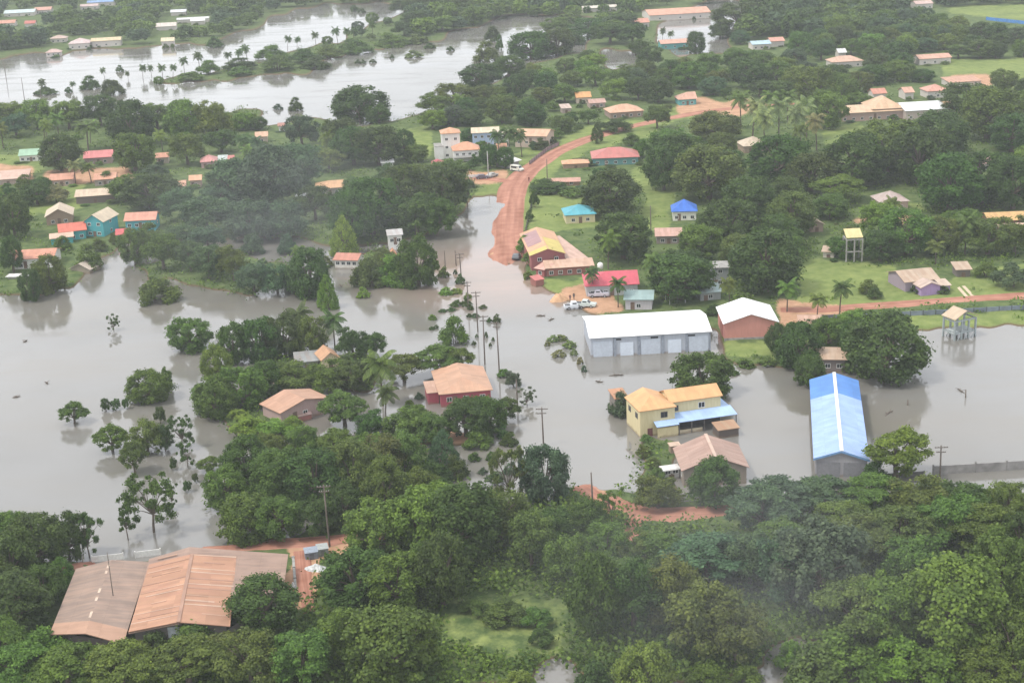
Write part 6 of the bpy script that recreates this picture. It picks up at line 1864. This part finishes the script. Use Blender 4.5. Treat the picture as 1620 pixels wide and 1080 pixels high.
# people: one skinned body each, clothes coloured by height
def person(label, x, y, yaw, shirt, trousers, step):
    g = G(x, y, 0.4)
    me = bpy.data.meshes.new('person')
    J = [(0, 0, .95), (0, 0, 1.15), (0, 0, 1.4), (0, 0, 1.5), (0, .03, 1.66), (-.19, 0, 1.4), (.19, 0, 1.4), (-.25, .02, 1.12), (.25, .02, 1.12), (-.24, .12, .88), (.24, .1, .88),
         (-.1, 0, .88), (.1, 0, .88), (-.11, .1 * step, .48), (.11, -.02 * step, .48), (-.11, .12 * step, .08), (.11, -.2 * step, .08), (-.11, .12 * step + .16, .04), (.11, -.2 * step + .16, .04)]
    Ed = [(0, 1), (1, 2), (2, 3), (3, 4), (2, 5), (2, 6), (5, 7), (6, 8), (7, 9), (8, 10), (0, 11), (0, 12), (11, 13), (12, 14), (13, 15), (14, 16), (15, 17), (16, 18)]
    Rd = [.15, .14, .15, .06, .11, .07, .07, .05, .05, .04, .04, .1, .1, .065, .065, .05, .05, .04, .04]
    me.from_pydata(J, Ed, [])
    o = bpy.data.objects.new('person', me)
    COL.objects.link(o)
    sk = o.modifiers.new('skin', 'SKIN')
    for v, r in zip(me.skin_vertices[0].data, Rd): v.radius = (r, r)
    me.skin_vertices[0].data[0].use_root = True
    o.modifiers.new('sub', 'SUBSURF').levels = 1
    o.modifiers['sub'].render_levels = 1
    m, tt, b, N, L = nodes('clothed_figure')
    tcn = N('ShaderNodeTexCoord'); sx = N('ShaderNodeSeparateXYZ')
    L(tcn.outputs['Object'], sx.inputs[0])
    r = ramp(N, [(0.0, (0.03, 0.025, 0.02)), (0.06, trousers), (0.5, shirt), (0.8, (0.14, 0.075, 0.05)), (0.93, (0.015, 0.012, 0.01))])
    r.color_ramp.interpolation = 'CONSTANT'
    mr = N('ShaderNodeMapRange'); mr.inputs[1].default_value, mr.inputs[2].default_value = 0.0, 1.8
    L(sx.outputs['Z'], mr.inputs[0]); L(mr.outputs[0], r.inputs['Fac']); L(r.outputs['Color'], b.inputs['Base Color'])
    b.inputs['Roughness'].default_value = 0.85
    me.materials.append(m)
    o.location, o.rotation_euler = (g.x, g.y, max(gz(g.x, g.y) + 0.1, 0.0)), (0, 0, yaw)
    tag(o, label, 'person')


person('person in a dark red shirt walking on the dirt road near the junction', 837, 289, R(150), (0.16, 0.03, 0.03), (0.05, 0.03, 0.035), 1.0)
person('person in a brown top standing behind the white pickup, nearer the sand mound', 902, 475, R(190), (0.16, 0.07, 0.06), (0.07, 0.06, 0.06), 0.2)
person('person in dark clothes standing behind the white pickup, further from the sand mound', 908, 474, R(170), (0.06, 0.06, 0.06), (0.05, 0.05, 0.05), 0.2)

# flotsam
for i, (x, y, ln, lb) in enumerate(((975, 594, 3.0, 'matted raft of drift branches in front of the long white warehouse'), (1406, 654, 3.2, 'dark drift log floating beside the blue-roofed warehouse'), (1520, 618, 2.6, 'half-sunk forked branch in the right lake'), (948, 604, 1.6, 'small snag in the water below the raft of branches'), (26, 628, 1.6, 'lone drift snag far out in the left flood'), (40, 540, 1.6, 'dark snag near the left shore'), (74, 606, 1.8, 'faint floating snag in the open left flood'), (855, 500, 2.2, 'upright broken stump in the water before the sand mound'), (872, 506, 2.0, 'round drift clump in the water below the sand mound'), (540, 452, 2.2, 'dark canoe-like log beside the tapering tree in the mid flood'))):
    g = G(x, y, 0)
    t = empty('drift_branch', (g.x, g.y, 0), i * 0.9)
    tag(t, lb, 'driftwood')
    m = MB()
    m.tube([(-ln / 2, 0, 0.0), (0, 0.15, 0.16), (ln / 2, -0.1, 0.05)], [0.1, 0.16, 0.07], 6)
    m.build('log', POLEW, t, True)
    for k in range(4):
        a = k * 1.9 + i
        m = MB(); m.tube([(ln * (k - 1.5) * 0.16, 0.05, 0.1), (ln * (k - 1.5) * 0.16 + 0.5 * math.cos(a), 0.5 * math.sin(a), 0.3), (ln * (k - 1.5) * 0.16 + 0.8 * math.cos(a), 0.8 * math.sin(a), 0.2 + 0.25 * (k % 2))], [0.06, 0.045, 0.02], 5)
        m.build('twig', BARK, t)

# ------------------------------------------------------------------ which tree is which
ORD = ['', 'second ', 'third ', 'fourth ', 'fifth ', 'sixth ', 'seventh ', 'eighth ', 'ninth ', 'tenth ', 'eleventh ', 'twelfth ', 'thirteenth ', 'fourteenth ', 'fifteenth ', 'sixteenth ', 'seventeenth ', 'eighteenth ', 'nineteenth ', 'twentieth ']
GROUPS = {'D': 'dome-crowned trees around the village', 'B': 'ragged leafy trees around the village', 'R': 'wide flat-topped trees', 'C': 'tapering trees', 'S': 'bushes in the flood and on the banks', 'T': 'thin open trees in the flood', 'P': 'palms around the village'}
classes = {}
for kind, tone, wmt, hmt, o, px, py, wt in PLANTED:
    x, y = o.location.x, o.location.y
    sizew = 'huge' if wmt > 13.5 else 'big' if wmt > 9 else 'middling' if wmt > 5 else 'small'
    if kind == 'P': sizew = 'tall' if hmt > 8 else 'short'
    best = []
    for lx, ly, ref in LANDMARK:
        dx, dy = x - lx, y - ly
        best.append((math.hypot(dx, dy), lx, ly, ref, dx, dy))
    best.sort()
    opts = []
    for d, lx, ly, ref, dx, dy in best[:4]:
        rel = 'beyond' if dy > abs(dx) else 'in front of' if -dy > abs(dx) else 'beside'
        key = (sizew, tone, kind, wt, rel, ref)
        opts.append((len(classes.get(key, ())) * 1.0 + d / (best[0][0] + 30), key, d))
    opts.sort(key=lambda q: q[0])
    _, key, d = opts[0]
    classes.setdefault(key, []).append((d, o))
for (sizew, tone, kind, wt, rel, ref), lst in classes.items():
    lst.sort(key=lambda q: q[0])
    for i, (d, o) in enumerate(lst):
        tail = (' closest to it' if len(lst) > 1 else '')
        head = f'{sizew} {TONEW[tone]} {KINDW[kind][1]}'
        where = ('in the flood ' if wt else '') + rel + ' ' + ref
        lb = f'{head} {where}' + (f', {ORD[min(i, 19)]}closest to it' if len(lst) > 1 else '')
        if len(lb.split()) > 16: lb = f'{TONEW[tone]} {KINDW[kind][1]} {where}' + (f', {ORD[min(i, 19)]}closest' if len(lst) > 1 else '')
        if len(lb.split()) > 16: lb = lb.replace('in the flood ', '')
        tag(o, lb, {'S': 'bush', 'P': 'palm'}.get(kind, 'tree'), GROUPS[kind])

# ------------------------------------------------------------------ air
hz = MB()
hz.box(-5200, 5200, -150, 7800, -3.0, CAMH + 8)
hm = bpy.data.materials.new('haze')
hm.use_nodes = True
for n in list(hm.node_tree.nodes):
    if n.type != 'OUTPUT_MATERIAL': hm.node_tree.nodes.remove(n)
pv = hm.node_tree.nodes.new('ShaderNodeVolumePrincipled')
pv.inputs['Color'].default_value = (0.86, 0.9, 0.93, 1)
pv.inputs['Density'].default_value = 0.00017
hm.node_tree.links.new(pv.outputs['Volume'], hm.node_tree.nodes['Material Output'].inputs['Volume'])
ho = hz.build('haze', hm)
tag(ho, kind='stuff')

# thin drifting mist that hangs in two places over the wet woods
def mist(px, py, zc, rx, ry, rz_, dens, seed):
    g = G(px, py, 0)
    m = bpy.data.materials.new('mist')
    m.use_nodes = True
    t = m.node_tree
    for n in list(t.nodes):
        if n.type != 'OUTPUT_MATERIAL': t.nodes.remove(n)
    N, L = (lambda k: t.nodes.new(k)), t.links.new
    v = N('ShaderNodeVolumePrincipled')
    v.inputs['Color'].default_value = (0.88, 0.91, 0.93, 1)
    tcn = N('ShaderNodeTexCoord')
    ln = N('ShaderNodeVectorMath')
    ln.operation = 'LENGTH'
    L(tcn.outputs['Object'], ln.inputs[0])
    mr = N('ShaderNodeMapRange')
    mr.interpolation_type = 'SMOOTHSTEP'
    mr.inputs[1].default_value, mr.inputs[2].default_value, mr.inputs[3].default_value, mr.inputs[4].default_value = 0.15, 0.98, dens, 0.0
    L(ln.outputs['Value'], mr.inputs[0])
    nz_ = N('ShaderNodeTexNoise')
    nz_.inputs['Scale'].default_value = 2.2
    nz_.inputs['Detail'].default_value = 2
    L(tcn.outputs['Object'], nz_.inputs['Vector'])
    r = N('ShaderNodeMapRange')
    r.inputs[1].default_value, r.inputs[2].default_value, r.inputs[3].default_value, r.inputs[4].default_value = 0.35, 0.65, 0.25, 1.4
    L(nz_.outputs['Fac'], r.inputs[0])
    mu = N('ShaderNodeMath')
    mu.operation = 'MULTIPLY'
    L(mr.outputs[0], mu.inputs[0]); L(r.outputs[0], mu.inputs[1]); L(mu.outputs[0], v.inputs['Density'])
    L(v.outputs[0], t.nodes['Material Output'].inputs['Volume'])
    mb = MB()
    na, nb = 24, 12
    pt = lambda i, j: (math.cos(2 * math.pi * i / na) * math.sin(math.pi * j / nb), math.sin(2 * math.pi * i / na) * math.sin(math.pi * j / nb), math.cos(math.pi * j / nb))
    for i in range(na):
        for j in range(nb):
            q = [pt(i, j), pt(i, j + 1), pt(i + 1, j + 1), pt(i + 1, j)]
            if j == 0: q = [q[0], q[1], q[2]]
            elif j == nb - 1: q = [q[0], q[1], q[3]]
            mb.poly(q)
    o = mb.build('mist', m, None, True)
    o.location, o.scale = (g.x, g.y, zc), (rx, ry, rz_)
    tag(o, kind='stuff')


mist(430, 390, 12, 62, 110, 20, 0.0014, 1)
mist(1150, 1020, 10, 42, 42, 18, 0.0028, 2)
sc.cycles.volume_step_rate = 1.0
sc.cycles.volume_max_steps = 64
